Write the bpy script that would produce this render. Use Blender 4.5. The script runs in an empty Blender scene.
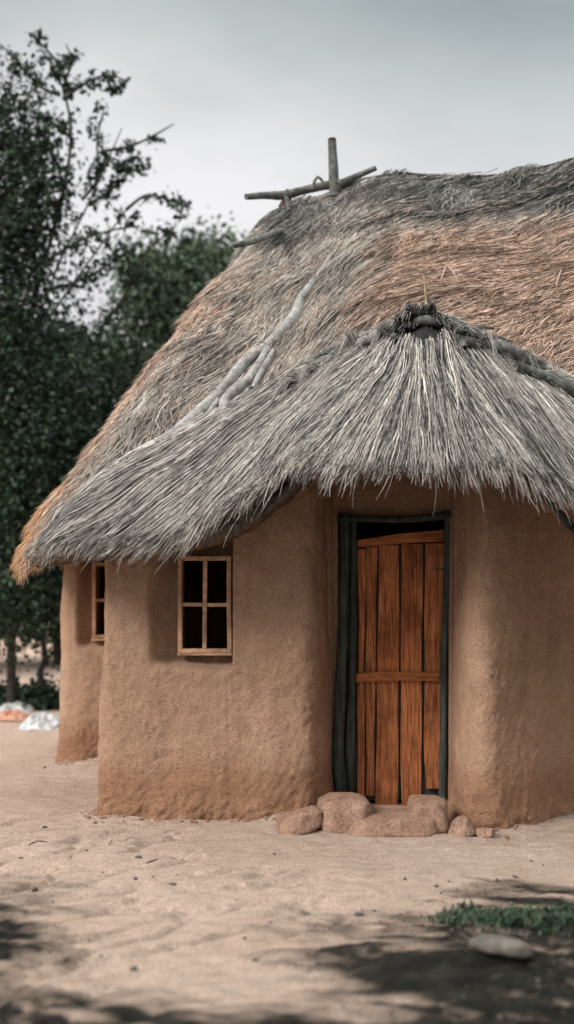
import bpy, math, random
import numpy as np
from mathutils import Vector
from mathutils.bvhtree import BVHTree

random.seed(7)
rng = np.random.default_rng(11)
SC = bpy.context.scene
C = SC.collection
R = math.radians
F, HZ, CX, H = 1250.0, 580.0, 287.0, 1.362      # focal length in pixels, horizon row, centre column, eye height


def at(px, py, Y):
    """point at distance Y seen at photo pixel (px, py)"""
    return np.array([(px - CX) / F * Y, Y, H + (HZ - py) / F * Y])


# ------------------------------------------------------------------ helpers
def hash3(i, j, k, seed):
    n = (i * 374761393 + j * 668265263 + k * 2147483647 + seed * 974634777) & 0xffffffff
    n = ((n ^ (n >> 13)) * 1274126177) & 0xffffffff
    n = ((n ^ (n >> 16)) * 2246822519) & 0xffffffff
    return ((n ^ (n >> 15)) & 0xffffff) / float(0xffffff)


def vnoise(p, freq=1.0, seed=0):
    p = np.asarray(p, float) * freq + 1000.0
    i = np.floor(p).astype(np.int64)
    f = p - i
    f = f * f * (3 - 2 * f)
    out = 0
    for a in (0, 1):
        for b in (0, 1):
            for c in (0, 1):
                w = (f[..., 0] if a else 1 - f[..., 0]) * (f[..., 1] if b else 1 - f[..., 1]) * (f[..., 2] if c else 1 - f[..., 2])
                out = out + w * hash3(i[..., 0] + a, i[..., 1] + b, i[..., 2] + c, seed)
    return out * 2 - 1


def fbm(p, freq=1.0, octv=4, seed=0, gain=0.5):
    s, a, t = 0, 1.0, 0
    for o in range(octv):
        s = s + a * vnoise(p, freq, seed + o * 17)
        t += a
        a *= gain
        freq *= 2.03
    return s / t


def sstep(a, b, x):
    t = np.clip((x - a) / (b - a), 0, 1)
    return t * t * (3 - 2 * t)


def mesh_quads(name, V, Q, mats, mi=None, col=None, parent=None, smooth=True):
    me = bpy.data.meshes.new(name)
    V = np.asarray(V, np.float32)
    Q = np.asarray(Q, np.int32)
    me.vertices.add(len(V))
    me.vertices.foreach_set('co', V.ravel())
    me.loops.add(len(Q) * 4)
    me.loops.foreach_set('vertex_index', Q.ravel())
    me.polygons.add(len(Q))
    me.polygons.foreach_set('loop_start', np.arange(len(Q), dtype=np.int32) * 4)
    me.polygons.foreach_set('loop_total', np.full(len(Q), 4, np.int32))
    if mi is not None:
        me.polygons.foreach_set('material_index', np.asarray(mi, np.int32))
    me.polygons.foreach_set('use_smooth', np.full(len(Q), smooth, bool))
    if col is not None:
        ca = me.color_attributes.new('Col', 'FLOAT_COLOR', 'POINT')
        c4 = np.ones((len(V), 4), np.float32)
        c4[:, :3] = col
        ca.data.foreach_set('color', c4.ravel())
    for m in (mats if isinstance(mats, (list, tuple)) else [mats]):
        me.materials.append(m)
    me.update(calc_edges=True)
    me.validate()
    o = bpy.data.objects.new(name, me)
    C.objects.link(o)
    if parent is not None:
        o.parent = parent
    return o


class MB:
    """collects quads into one mesh"""
    def __init__(s):
        s.V, s.Q, s.C, s.M, s.n = [], [], [], [], 0

    def add(s, V, Q, col=(1, 1, 1), mi=0):
        V = np.asarray(V, float).reshape(-1, 3)
        Q = np.asarray(Q, int).reshape(-1, 4)
        s.V.append(V)
        s.Q.append(Q + s.n)
        s.C.append(np.broadcast_to(np.asarray(col, float), (len(V), 3)))
        s.M.append(np.full(len(Q), mi))
        s.n += len(V)
        return s

    def build(s, name, mats, parent=None, smooth=True):
        return mesh_quads(name, np.concatenate(s.V), np.concatenate(s.Q), mats, np.concatenate(s.M), np.concatenate(s.C), parent, smooth)


def grid_quads(nu, nv, close_u=False):
    i = np.arange(nu if close_u else nu - 1)
    j = np.arange(nv - 1)
    I, J = np.meshgrid(i, j, indexing='ij')
    a = I * nv + J
    b = ((I + 1) % nu) * nv + J
    return np.stack([a, b, b + 1, a + 1], -1).reshape(-1, 4)


def resample(P, n):
    P = np.asarray(P, float)
    d = np.r_[0, np.cumsum(np.linalg.norm(np.diff(P, axis=0), axis=1))]
    t = np.linspace(0, d[-1], n)
    return np.stack([np.interp(t, d, P[:, k]) for k in range(P.shape[1])], 1)


def chaikin(P, it=3, closed=False):
    P = np.asarray(P, float)
    for _ in range(it):
        Nn = np.roll(P, -1, 0) if closed else P[1:]
        A = P if closed else P[:-1]
        q = A * .75 + Nn * .25
        r = A * .25 + Nn * .75
        Z = np.empty((len(q) * 2, P.shape[1]))
        Z[0::2], Z[1::2] = q, r
        if not closed:
            Z = np.vstack([P[:1], Z, P[-1:]])
        P = Z
    return P


def tube(path, rad, ns=8, rough=0.0, seed=0, smooth_it=2, step=None, cap=True, flat=(1, 1)):
    """a bent stick: verts and quads of a closed tapering tube with an uneven surface"""
    P = np.asarray(path, float)
    rr = np.broadcast_to(np.asarray(rad, float), (len(P),))
    PR = np.hstack([P, rr[:, None]])
    if smooth_it and len(P) > 2:
        PR = chaikin(PR, smooth_it)
    L = np.linalg.norm(np.diff(PR[:, :3], axis=0), axis=1).sum()
    if step:
        PR = resample(PR, max(3, int(L / step) + 1))
    P, rr = PR[:, :3], PR[:, 3]
    T = np.gradient(P, axis=0)
    T /= np.linalg.norm(T, axis=1)[:, None] + 1e-9
    up = np.array([0, 0, 1.0]) if abs(T[0, 2]) < .9 else np.array([0, 1.0, 0])
    V = []
    for k in range(len(P)):
        a = np.cross(T[k], up)
        a /= np.linalg.norm(a) + 1e-9
        b = np.cross(a, T[k])
        up = b
        th = np.arange(ns) / ns * 2 * math.pi
        V.append(P[k] + (np.cos(th)[:, None] * a * flat[0] + np.sin(th)[:, None] * b * flat[1]) * rr[k])
    V = np.array(V)
    if rough:
        nz = fbm(V, 9, 3, seed)
        ctr = P[:, None, :]
        V = ctr + (V - ctr) * (1 + rough * nz[..., None])
    n = len(P)
    Q = [(k * ns + j, k * ns + (j + 1) % ns, (k + 1) * ns + (j + 1) % ns, (k + 1) * ns + j) for k in range(n - 1) for j in range(ns)]
    V = V.reshape(-1, 3)
    if cap:
        for e, k in ((0, 0), (1, n - 1)):
            c = len(V)
            off = T[k] * rr[k] * (.25 if e else -.25)
            V = np.vstack([V, P[k] + off])
            for j in range(0, ns, 2):
                a, b, d = k * ns + j, k * ns + (j + 1) % ns, k * ns + (j + 2) % ns
                Q.append((c, a, b, d) if not e else (c, d, b, a))
    return V, np.array(Q)


def ellipsoid(n=24, m=14):
    th = np.arange(n) / n * 2 * math.pi
    ph = np.linspace(.0004, math.pi - .0004, m)
    T, P = np.meshgrid(th, ph, indexing='ij')
    V = np.stack([np.cos(T) * np.sin(P), np.sin(T) * np.sin(P), np.cos(P)], -1).reshape(-1, 3)
    return V, grid_quads(n, m, True)[:, ::-1]


def box(x0, x1, y0, y1, z0, z1, nx=1, nz=12):
    """box cut into slices along z (so that it can be bent)"""
    zs = np.linspace(z0, z1, nz + 1)
    V = np.array([[(x0, y0, z), (x1, y0, z), (x1, y1, z), (x0, y1, z)] for z in zs]).reshape(-1, 3)
    Q = [(k * 4 + j, k * 4 + (j + 1) % 4, k * 4 + 4 + (j + 1) % 4, k * 4 + 4 + j) for k in range(nz) for j in range(4)]
    Q += [(3, 2, 1, 0), (nz * 4, nz * 4 + 1, nz * 4 + 2, nz * 4 + 3)]
    return V, np.array(Q)


def bevel(o, w, seg=2):
    m = o.modifiers.new('bevel', 'BEVEL')
    m.width = w
    m.segments = seg
    m.limit_method = 'ANGLE'
    m.angle_limit = R(40)


def tag(o, label=None, cat=None, group=None, kind=None):
    if label: o['label'] = label
    if cat: o['category'] = cat
    if group: o['group'] = group
    if kind: o['kind'] = kind
    return o


def empty(name, loc=(0, 0, 0), parent=None):
    o = bpy.data.objects.new(name, None)
    C.objects.link(o)
    o.location = loc
    o.empty_display_size = .2
    if parent: o.parent = parent
    return o


# ------------------------------------------------------------------ materials
def mat(name, rough=.9, spec=.2):
    m = bpy.data.materials.new(name)
    m.use_nodes = True
    nt = m.node_tree
    b = nt.nodes['Principled BSDF']
    b.inputs['Roughness'].default_value = rough
    b.inputs['Specular IOR Level'].default_value = spec
    return m, nt, b


def nd(nt, t, **kw):
    n = nt.nodes.new(t)
    for k, v in kw.items():
        if k in n.inputs: n.inputs[k].default_value = v
        else: setattr(n, k, v)
    return n


def noise(nt, vec, scale, detail=6, rough=.6, stretch=None):
    if stretch:
        mp = nd(nt, 'ShaderNodeMapping')
        mp.inputs['Scale'].default_value = stretch
        nt.links.new(vec, mp.inputs['Vector'])
        vec = mp.outputs['Vector']
    n = nd(nt, 'ShaderNodeTexNoise')
    n.inputs['Scale'].default_value = scale
    n.inputs['Detail'].default_value = detail
    n.inputs['Roughness'].default_value = rough
    nt.links.new(vec, n.inputs['Vector'])
    return n.outputs['Fac']


def ramp(nt, fac, stops):
    r = nd(nt, 'ShaderNodeValToRGB')
    e = r.color_ramp.elements
    while len(e) < len(stops): e.new(.5)
    for k, (p, c) in enumerate(stops):
        e[k].position = p
        e[k].color = (*c, 1) if len(c) == 3 else c
    nt.links.new(fac, r.inputs['Fac'])
    return r.outputs['Color']


def mix(nt, fac, a, b, mode='MIX'):
    m = nd(nt, 'ShaderNodeMix', data_type='RGBA', blend_type=mode)
    for sock, v in ((m.inputs['Factor'], fac), (m.inputs['A'], a), (m.inputs['B'], b)):
        if hasattr(v, 'is_output'): nt.links.new(v, sock)
        elif isinstance(v, (int, float)): sock.default_value = v
        else: sock.default_value = (*v, 1)
    return m.outputs['Result']


def bumpn(nt, b, hts):
    """chain of bump nodes: hts = [(socket, strength, distance)]"""
    prev = None
    for h, s, d in hts:
        n = nd(nt, 'ShaderNodeBump')
        n.inputs['Strength'].default_value = s
        n.inputs['Distance'].default_value = d
        nt.links.new(h, n.inputs['Height'])
        if prev: nt.links.new(prev, n.inputs['Normal'])
        prev = n.outputs['Normal']
    nt.links.new(prev, b.inputs['Normal'])


def coord(nt):
    return nd(nt, 'ShaderNodeTexCoord').outputs['Object']


def col_attr(nt):
    return nd(nt, 'ShaderNodeAttribute', attribute_name='Col').outputs['Color']


# straw
M_straw, nt, b = mat('weathered_straw', .85, .25)
cc = coord(nt)
v = ramp(nt, noise(nt, cc, 38, 3), [(.3, (.72, .72, .72)), (.7, (1.15, 1.15, 1.15))])
nt.links.new(mix(nt, 1.0, col_attr(nt), v, 'MULTIPLY'), b.inputs['Base Color'])

M_matted, nt, b = mat('matted_thatch', .95, .1)
cc = coord(nt)
n1 = noise(nt, cc, 26, 8, .7)
v = ramp(nt, n1, [(.32, (.35, .33, .32)), (.62, (1.1, 1.1, 1.1))])
nt.links.new(mix(nt, 1.0, col_attr(nt), v, 'MULTIPLY'), b.inputs['Base Color'])
bumpn(nt, b, [(n1, .8, .03)])

# mud wall
M_mud, nt, b = mat('mud_plaster', .95, .1)
cc = coord(nt)
big = noise(nt, cc, 1.6, 5, .6)
mid = noise(nt, cc, 9, 8, .65)
fine = noise(nt, cc, 110, 5, .78)
speck = nd(nt, 'ShaderNodeTexVoronoi'); speck.inputs['Scale'].default_value = 70
nt.links.new(cc, speck.inputs['Vector'])
c1 = ramp(nt, big, [(.3, (.57, .362, .247)), (.7, (.68, .452, .325))])
c2 = mix(nt, 1.0, c1, ramp(nt, mid, [(.3, (.88, .865, .85)), (.68, (1.08, 1.08, 1.08))]), 'MULTIPLY')
c3 = mix(nt, 1.0, c2, ramp(nt, fine, [(.34, (.66, .63, .60)), (.56, (1.07, 1.07, 1.07))]), 'MULTIPLY')
sx = nd(nt, 'ShaderNodeSeparateXYZ'); nt.links.new(cc, sx.inputs[0])
zz = nd(nt, 'ShaderNodeMath', operation='MULTIPLY_ADD'); nt.links.new(mid, zz.inputs[0]); zz.inputs[1].default_value = -.45
nt.links.new(sx.outputs['Z'], zz.inputs[2])
stain = ramp(nt, zz.outputs[0], [(.0, (.80, .72, .66)), (.15, (1, 1, 1))])          # rain splashed foot of the wall
streak = noise(nt, cc, 7, 5, .6, (1, 1, .22))
c3 = mix(nt, 1.0, c3, ramp(nt, noise(nt, cc, 5, 6, .65, (1, 1, .16)), [(.33, (.80, .78, .76)), (.5, (1, 1, 1))]), 'MULTIPLY')     # old rain streaks
pit = noise(nt, cc, 48, 3, .6)
c3 = mix(nt, 1.0, c3, ramp(nt, pit, [(.26, (.5, .46, .43)), (.36, (1, 1, 1))]), 'MULTIPLY')                                       # pits
nt.links.new(mix(nt, 1.0, c3, stain, 'MULTIPLY'), b.inputs['Base Color'])
bumpn(nt, b, [(streak, .6, .04), (mid, .2, .02), (noise(nt, cc, 46, 5, .75), .8, .018), (speck.outputs['Distance'], .6, .009), (fine, 1.0, .016)])

# sandy ground: pale sand, darkened in patches near the viewer (vertex attribute Col.r = amount of dark)
M_ground, nt, b = mat('sandy_soil', .97, .1)
cc = coord(nt)
g1 = noise(nt, cc, .9, 6, .6)
g2 = noise(nt, cc, 7, 10, .76, (1, 2.2, 1))
g3 = noise(nt, cc, 90, 5, .75)
sand = ramp(nt, g1, [(.3, (.60, .46, .375)), (.7, (.73, .58, .49))])
sand = mix(nt, 1.0, sand, ramp(nt, g2, [(.28, (.74, .71, .68)), (.58, (1.04, 1.04, 1.04))]), 'MULTIPLY')
sand = mix(nt, 1.0, sand, ramp(nt, g3, [(.34, (.55, .53, .51)), (.55, (1.04, 1.04, 1.04))]), 'MULTIPLY')
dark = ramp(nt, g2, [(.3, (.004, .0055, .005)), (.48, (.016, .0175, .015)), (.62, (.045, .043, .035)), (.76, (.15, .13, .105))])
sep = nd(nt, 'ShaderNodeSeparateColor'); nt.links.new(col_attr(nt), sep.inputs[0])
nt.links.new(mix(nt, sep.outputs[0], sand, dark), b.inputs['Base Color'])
bumpn(nt, b, [(g2, .8, .04), (g3, .9, .014)])


def wood(name, c_dark, c_light, stretch=(9, 9, .8), scale=5, spec=.25, rough=.75):
    m, nt, b = mat(name, rough, spec)
    cc = coord(nt)
    oi = nd(nt, 'ShaderNodeObjectInfo').outputs['Random']
    ad = nd(nt, 'ShaderNodeVectorMath', operation='ADD'); nt.links.new(cc, ad.inputs[0])
    cb = nd(nt, 'ShaderNodeCombineXYZ')
    mu = nd(nt, 'ShaderNodeMath', operation='MULTIPLY'); nt.links.new(oi, mu.inputs[0]); mu.inputs[1].default_value = 31
    for k in range(3): nt.links.new(mu.outputs[0], cb.inputs[k])
    nt.links.new(cb.outputs[0], ad.inputs[1])
    vv = ad.outputs[0]
    grain = noise(nt, vv, scale, 9, .68, stretch)
    blot = noise(nt, vv, 5, 5, .6)
    c = ramp(nt, grain, [(.34, c_dark), (.62, c_light)])
    c = mix(nt, 1.0, c, ramp(nt, blot, [(.30, (.6, .57, .55)), (.56, (1.08, 1.08, 1.08))]), 'MULTIPLY')
    nt.links.new(c, b.inputs['Base Color'])
    bumpn(nt, b, [(grain, .6, .006)])
    return m


M_door = wood('old_orange_planks', (.14, .043, .017), (.62, .232, .09), (20, 20, 1.1))
M_rail = wood('door_rail_wood', (.2, .066, .024), (.6, .22, .08), (.8, 9, 9))
M_frame = wood('dark_weathered_pole', (.012, .016, .015), (.07, .085, .075))
M_win = wood('window_wood', (.32, .19, .115), (.66, .41, .27), (5, 5, 5), 6)
M_grey = wood('silver_grey_branch', (.15, .15, .15), (.37, .365, .355), (5, 5, 5), 7)
M_pole = wood('grey_brown_pole', (.035, .039, .038), (.165, .168, .16), (4, 4, 4), 6)
M_twig = wood('dry_twig', (.05, .035, .025), (.16, .12, .09), (4, 4, 4), 8)
M_bark = wood('dark_bark', (.012, .013, .012), (.05, .048, .04), (3, 3, 3), 6)

M_rock, nt, b = mat('mud_crusted_stone', .95, .1)
cc = coord(nt)
n1 = noise(nt, cc, 7, 8, .65); n2 = noise(nt, cc, 60, 6, .78)
c = ramp(nt, n1, [(.3, (.32, .195, .138)), (.65, (.58, .385, .29))])
nt.links.new(mix(nt, 1.0, c, ramp(nt, n2, [(.34, (.55, .52, .5)), (.58, (1.06, 1.06, 1.06))]), 'MULTIPLY'), b.inputs['Base Color'])
bumpn(nt, b, [(n1, .8, .03), (n2, 1.0, .02)])

M_stone, nt, b = mat('grey_stone', .9, .2)
cc = coord(nt)
n1 = noise(nt, cc, 14, 8, .65)
nt.links.new(ramp(nt, n1, [(.3, (.05, .047, .044)), (.65, (.19, .17, .15))]), b.inputs['Base Color'])
bumpn(nt, b, [(n1, .6, .015)])


def leafmat(name):
    m, nt, b = mat(name, .55, .3)
    nt.links.new(col_attr(nt), b.inputs['Base Color'])
    b.inputs['Transmission Weight'].default_value = 0
    return m


M_leaf = leafmat('tree_leaf')
M_blade = leafmat('grass_blade')


def cloth(name, a, bcol):
    m, nt, b = mat(name, .7, .3)
    nt.links.new(ramp(nt, noise(nt, coord(nt), 9, 5), [(.3, a), (.7, bcol)]), b.inputs['Base Color'])
    return m


# ------------------------------------------------------------------ thatch
class Surf:
    """lofted sheet: G[nt, ns, 3]; s = 0 top, s = 1 eave"""
    def __init__(s, G):
        s.G = G
        s.nt, s.ns = G.shape[:2]
        dt = np.gradient(G, axis=0)
        ds = np.gradient(G, axis=1)
        n = np.cross(dt, ds)
        n /= np.linalg.norm(n, axis=2)[..., None] + 1e-9
        s.N = n
        s.len = np.linalg.norm(np.diff(G, axis=1), axis=2).sum(1)           # slope length per t
        s.DE = (G[:, -1] - G[:, -3])
        s.DE /= np.linalg.norm(s.DE, axis=1)[:, None] + 1e-9
        wd = np.linalg.norm(np.diff(G, axis=0), axis=2).mean(1)
        s.ct = np.r_[0, np.cumsum(wd * .5 * (s.len[1:] + s.len[:-1]))]

    def samp(s, A, t, v):
        a = np.clip(t, 0, .99999) * (s.nt - 1)
        b_ = np.clip(v, 0, .99999) * (s.ns - 1)
        i, j = a.astype(int), b_.astype(int)
        f, g = (a - i)[..., None], (b_ - j)[..., None]
        return A[i, j] * (1 - f) * (1 - g) + A[i + 1, j] * f * (1 - g) + A[i, j + 1] * (1 - f) * g + A[i + 1, j + 1] * f * g

    def samp1(s, A, t):
        a = np.clip(t, 0, .99999) * (s.nt - 1)
        i = a.astype(int)
        f = a - i
        if A.ndim > 1: f = f[..., None]
        return A[i] * (1 - f) + A[i + 1] * f

    def t_area(s, n):
        return np.interp(rng.random(n) * s.ct[-1], s.ct, np.linspace(0, 1, s.nt))


def strands(mb, S, t0, s0, length, slant, width, col, lift0, lift1, grav=1.0, wig=.02, nk=6, mi=0, clump=3.0, seed=0, hang=1.0, over=None, locks=0, pull=.6, lockl=.03, bend=False):
    """straws combed down a Surf. slant = sideways drift in metres per metre of straw (towards smaller t)"""
    n = len(t0)
    L = S.samp1(S.len, t0)
    if over is not None: length = np.maximum(np.minimum(length, ((1 - s0) * L + over) * np.sqrt(1 + slant ** 2)), .03)
    tw = np.linalg.norm(np.gradient(S.G, axis=0), axis=2)          # metres per t cell at each (t, s)
    P0 = S.samp(S.G, t0, s0)
    m_t = S.samp(tw[..., None], t0, s0)[..., 0] * (S.nt - 1) + 1e-3
    m_t = np.maximum(m_t, 7.0)
    cl = fbm(P0, clump, 3, seed) * 1.0
    ds = length / L / np.sqrt(1 + slant ** 2)
    dtt = -(slant + cl * .55 + rng.normal(0, .10, n)) * length / m_t / np.sqrt(1 + slant ** 2)
    ph = rng.random(n) * 6.28
    tl = np.zeros(n)
    if locks:                                                       # straws gather into locks towards their tips
        row = np.floor(s0 * 6 + rng.random(n) * 1.2).astype(int)
        xx = t0 * locks + hash3(row, row * 0 + 3, row * 0, 5) * 9 + .6 * fbm(P0, 6, 2, seed + 4)
        lk = np.floor(xx)
        tl = (lk + .5 - xx) / locks * pull * rng.uniform(.5, 1.1, n)
        hv = hash3(lk.astype(int), row, row * 0 + 1, 9)
        lift1 = lift1 + lockl * (hv - .4)
        col = col * (.62 + .70 * hv)[:, None]
        dtt = dtt + (hash3(lk.astype(int), row, row * 0 + 2, 19) - .5) * .35 * length / m_t
    K = np.linspace(0, 1, nk)
    pts = []
    for k in K:
        s_ = s0 + ds * k
        t_ = t0 + dtt * (k * (1.25 - .25 * k) if bend else k) + tl * k ** 1.3 + wig * length / m_t * np.sin(ph + k * 4.5) * k
        p = S.samp(S.G, t_, np.minimum(s_, 1))
        nn = S.samp(S.N, t_, np.minimum(s_, 1))
        over = np.maximum(s_ - 1, 0) * L
        de = S.samp1(S.DE, t_)
        g = np.clip(over / .25, 0, 1)[:, None] * .65 * grav
        dd = de * (1 - g) + np.array([0, 0, -1.0]) * g
        dd /= np.linalg.norm(dd, axis=1)[:, None]
        p = p + dd * (over * hang)[:, None]
        p = p + nn * (lift0 + (lift1 - lift0) * k ** 1.5)[:, None]
        pts.append(p)
    P = np.stack(pts, 1)                                            # n, nk, 3
    T = np.gradient(P, axis=1)
    T /= np.linalg.norm(T, axis=2)[..., None] + 1e-9
    ref = rng.normal(size=(n, 1, 3))
    A = np.cross(T, ref); A /= np.linalg.norm(A, axis=2)[..., None] + 1e-9
    B = np.cross(T, A)
    w = width[:, None] * (1 - .75 * K[None, :] ** 2.2)
    V = np.stack([P + (A * math.cos(q) + B * math.sin(q)) * w[..., None] * .5 for q in (0, 2.094, 4.189)], 2)   # n, nk, 3, 3
    base = np.arange(n)[:, None, None] * (nk * 3)
    kk = np.arange(nk - 1)[None, :, None] * 3
    jj = np.arange(3)[None, None, :]
    j2 = (jj + 1) % 3
    Q = np.stack([base + kk + jj, base + kk + j2, base + kk + 3 + j2, base + kk + 3 + jj], -1).reshape(-1, 4)
    cv = np.repeat(col, nk * 3, axis=0)
    mb.add(V.reshape(-1, 3), Q, cv, mi)


def shell(mb, G, thick, col, close_u=False, mi=1):
    """closed body of a thatch layer: top sheet, underside and rim"""
    S = Surf(G)
    lo = G - S.N * thick
    nt_, ns_ = G.shape[:2]
    ring = np.concatenate([G, lo[:, ::-1]], 1)
    ring = np.concatenate([ring, ring[:, :1]], 1)
    mb.add(ring.reshape(-1, 3), grid_quads(nt_, ns_ * 2 + 1, close_u), col, mi)


GREY = np.array([.345, .328, .305]); PALE = np.array([.56, .53, .495]); DGREY = np.array([.06, .061, .06])
PINK = np.array([.56, .405, .32]); ORANGE = np.array([.50, .29, .165]); BROWN = np.array([.20, .13, .09])

# main roof: eave loop (x, y, z, position along the ridge)
eave = [(-1.52, 7.25, 1.50, 0), (-1.65, 7.85, 1.50, 0), (-1.83, 8.6, 1.50, 0), (-1.92, 9.2, 1.52, 0), (-1.92, 10.2, 1.6, 0), (-1.6, 11.1, 1.6, .0), (-.6, 11.5, 1.6, .05),
        (1.2, 11.5, 1.6, .4), (2.8, 11.2, 1.65, .9), (3.9, 10.1, 1.7, 1), (4.0, 8.8, 1.7, 1), (3.3, 7.8, 1.7, 1), (2.5, 7.1, 1.70, .9),
        (1.9, 6.95, 1.75, .72), (1.45, 7.0, 1.95, .55), (1.0, 7.2, 2.15, .4), (.35, 7.2, 2.15, .22), (.0, 6.95, 1.88, .12), (-.3, 6.80, 1.64, .05), (-.7, 6.78, 1.55, .0),
        (-1.10, 6.80, 1.53, 0), (-1.36, 6.92, 1.52, 0)]
RA, RB = np.array([.05, 9.35, 4.19]), np.array([2.95, 8.5, 4.42])
E4 = chaikin(np.array(eave), 2, True)
E4 = resample(np.vstack([E4, E4[:1]]), 221)[:-1]
nE = len(E4)
sv = np.linspace(0, 1, 46)
ridge = RA + (RB - RA) * E4[:, 3:4]
ridge[:, 2] += .03 * np.sin(E4[:, 3] * 9) * (E4[:, 3] > 0) + .09 * np.exp(-((E4[:, 3] - .24) / .15) ** 2)
out = E4[:, :3] - ridge
outh = out.copy(); outh[:, 2] = 0
outh /= np.linalg.norm(outh, axis=1)[:, None]
G = ridge[:, None] + out[:, None] * sv[None, :, None]
bul = .035 * np.sin(sv * math.pi) + .05 * sstep(0, .10, sv) - .03
G = G + (outh * .6 + np.array([0, 0, .8]))[:, None] * bul[None, :, None]
G = G[::-1]                                                         # orient normals outwards
Sm = Surf(np.concatenate([G, G[:1]]))
if Sm.N[10, 20, 2] < 0:
    Sm.N = -Sm.N
nz = fbm(Sm.G, 2.2, 4, 5)
Gm = Sm.G + Sm.N * (nz * .05)[..., None]
Gm[-1] = Gm[0]
Sm2 = Surf(Gm)
flip = -1 if Sm2.N[10, 20, 2] < 0 else 1
Sm2.N *= flip


def pix(P):
    P = np.asarray(P)
    return CX + P[..., 0] / P[..., 1] * F, HZ - (P[..., 2] - H) / P[..., 1] * F


def bvh_of(G):
    nt_, ns_ = G.shape[:2]
    return BVHTree.FromPolygons([tuple(p) for p in G.reshape(-1, 3)], [tuple(q) for q in grid_quads(nt_, ns_)])


bv_main = bvh_of(Gm)


def on_roof(px, py, off=0.0, bv=None):
    o = Vector((0, 0, H))
    d = (Vector(at(px, py, 1.0)) - o).normalized()
    h = (bv or bv_main).ray_cast(o, d)
    if h[0] is None: return None
    return np.array(h[0] - d * off)


# colour regions of the roof in its own space (worked out along ridge and slope)
def roof_col(P, n):
    X, Y, Z = P[..., 0], P[..., 1], P[..., 2]
    nz = fbm(P, 1.6, 3, 21)
    # left hip keeps warm straw low down, front right has been re-thatched in reddish straw, ridge cap and left front are weathered grey
    hip = sstep(-.02, .40, (-X - .15) * .55 + (Y - 8.2) * .55 + nz * .18) * sstep(3.75, 3.2, Z + nz * .2)
    patch = sstep(.40, .75, X + nz * .25 - (Z - 3.2) * .12) * sstep(3.92, 3.66, Z + nz * .12 + .13 * (2.0 - X) * .3)
    r = rng.random(n)
    warm = np.maximum(hip, patch)
    pick = (rng.random(n) < np.maximum(warm * .92, .13 * sstep(3.9, 3.5, Z)))
    c = GREY * np.array([1.04, 1.0, .97]) * (0.85 + .75 * r)[:, None]
    dk = rng.random(n) < .10 + .2 * nz
    c[dk] = DGREY * (.6 + .8 * r[dk])[:, None]
    cap = sstep(3.80, 4.02, Z) * sstep(.5, 1.3, X)
    dk2 = rng.random(n) < cap * .7
    c[dk2] = DGREY * (.7 + .9 * r[dk2])[:, None]
    cw = PINK * (.62 + .7 * r)[:, None]
    ob = rng.random(n) < .16
    cw[ob] = BROWN * (.6 + .8 * r[ob])[:, None]
    c[pick] = cw[pick]
    low = (sstep(2.1, 1.7, Z) * sstep(7.2, 7.6, Y - X * 0) * (X < 0)) > rng.random(n)
    c[low] = (ORANGE * (.6 + .75 * r)[:, None])[low]
    return c


house = empty('mud_house', (0, 7.1, 0))
tag(house, 'small mud walled house with shaggy grey thatched roof and orange plank door', 'house')
HP = np.array([0, 7.1, 0])


def part(mb_or_obj, name, mats, parent=house, smooth=True):
    o = mb_or_obj.build(name, mats, None, smooth) if isinstance(mb_or_obj, MB) else mb_or_obj
    o.parent = parent
    if parent is house: o.location = tuple(-HP)                     # meshes are written in world coordinates
    return o


mb = MB()
basecol = np.where((Gm[..., 0:1] > .5) & (Gm[..., 2:3] < 3.8), PINK * .62, GREY * .72)
basecol = np.where((Gm[..., 1:2] - Gm[..., 0:1] > 9.0), PINK * .75, basecol)
Ssh = Surf(Gm)
lo = Gm - Sm2.N * .13
ring = np.concatenate([Gm, lo[:, ::-1]], 1)
bc2 = np.concatenate([basecol, np.broadcast_to(BROWN * .8, basecol.shape)], 1)
mb.add(ring.reshape(-1, 3), grid_quads(ring.shape[0], ring.shape[1]), bc2.reshape(-1, 3), 1)


def front_ok(P, rows=1):
    px, py = pix(P)
    return (px > -60) & (px < 640)


def slant_main(P):
    X, Z = P[..., 0], P[..., 2]
    return .30 + 1.0 * sstep(-.2, 1.2, X) * sstep(2.4, 3.4, Z) - .25 * sstep(7.6, 8.6, P[..., 1]) * (X < -.6)


# layered straw: several courses, matted and wind-blown
N = 105000
t0 = Sm2.t_area(N); s0 = rng.random(N) ** .92 * .97
P0 = Sm2.samp(Gm, t0, s0)
nn0 = Sm2.samp(Sm2.N, t0, s0)
# keep what faces the yard dense, the back of the roof thinner
vis = (nn0[:, 1] < .25) | (rng.random(N) < .25)
t0, s0, P0 = t0[vis], s0[vis], P0[vis]
n = len(t0)
cl = fbm(P0, 6.5, 3, 77)
sl = slant_main(P0) + .8 * fbm(P0, 2.6, 3, 31)
ln = rng.uniform(.07, .27, n)
crs = (s0 * 5.5 + .35 * fbm(P0, 1.5, 2, 33)) % 1.0                   # courses: the straw ends stand off at the foot of each
cr = .045 * crs ** 3
strands(mb, Sm2, t0, s0, ln, sl, rng.uniform(.003, .0075, n), roof_col(P0, n), .003 + .016 * rng.random(n) + .03 * np.maximum(cl, 0) + cr * .6, .006 + .026 * rng.random(n) ** 2 + .05 * np.maximum(cl, 0) + cr, wig=.16, nk=5, clump=5.0, seed=3, grav=.6, over=rng.uniform(.0, .07, n), locks=420, pull=.6, lockl=.012)
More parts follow.
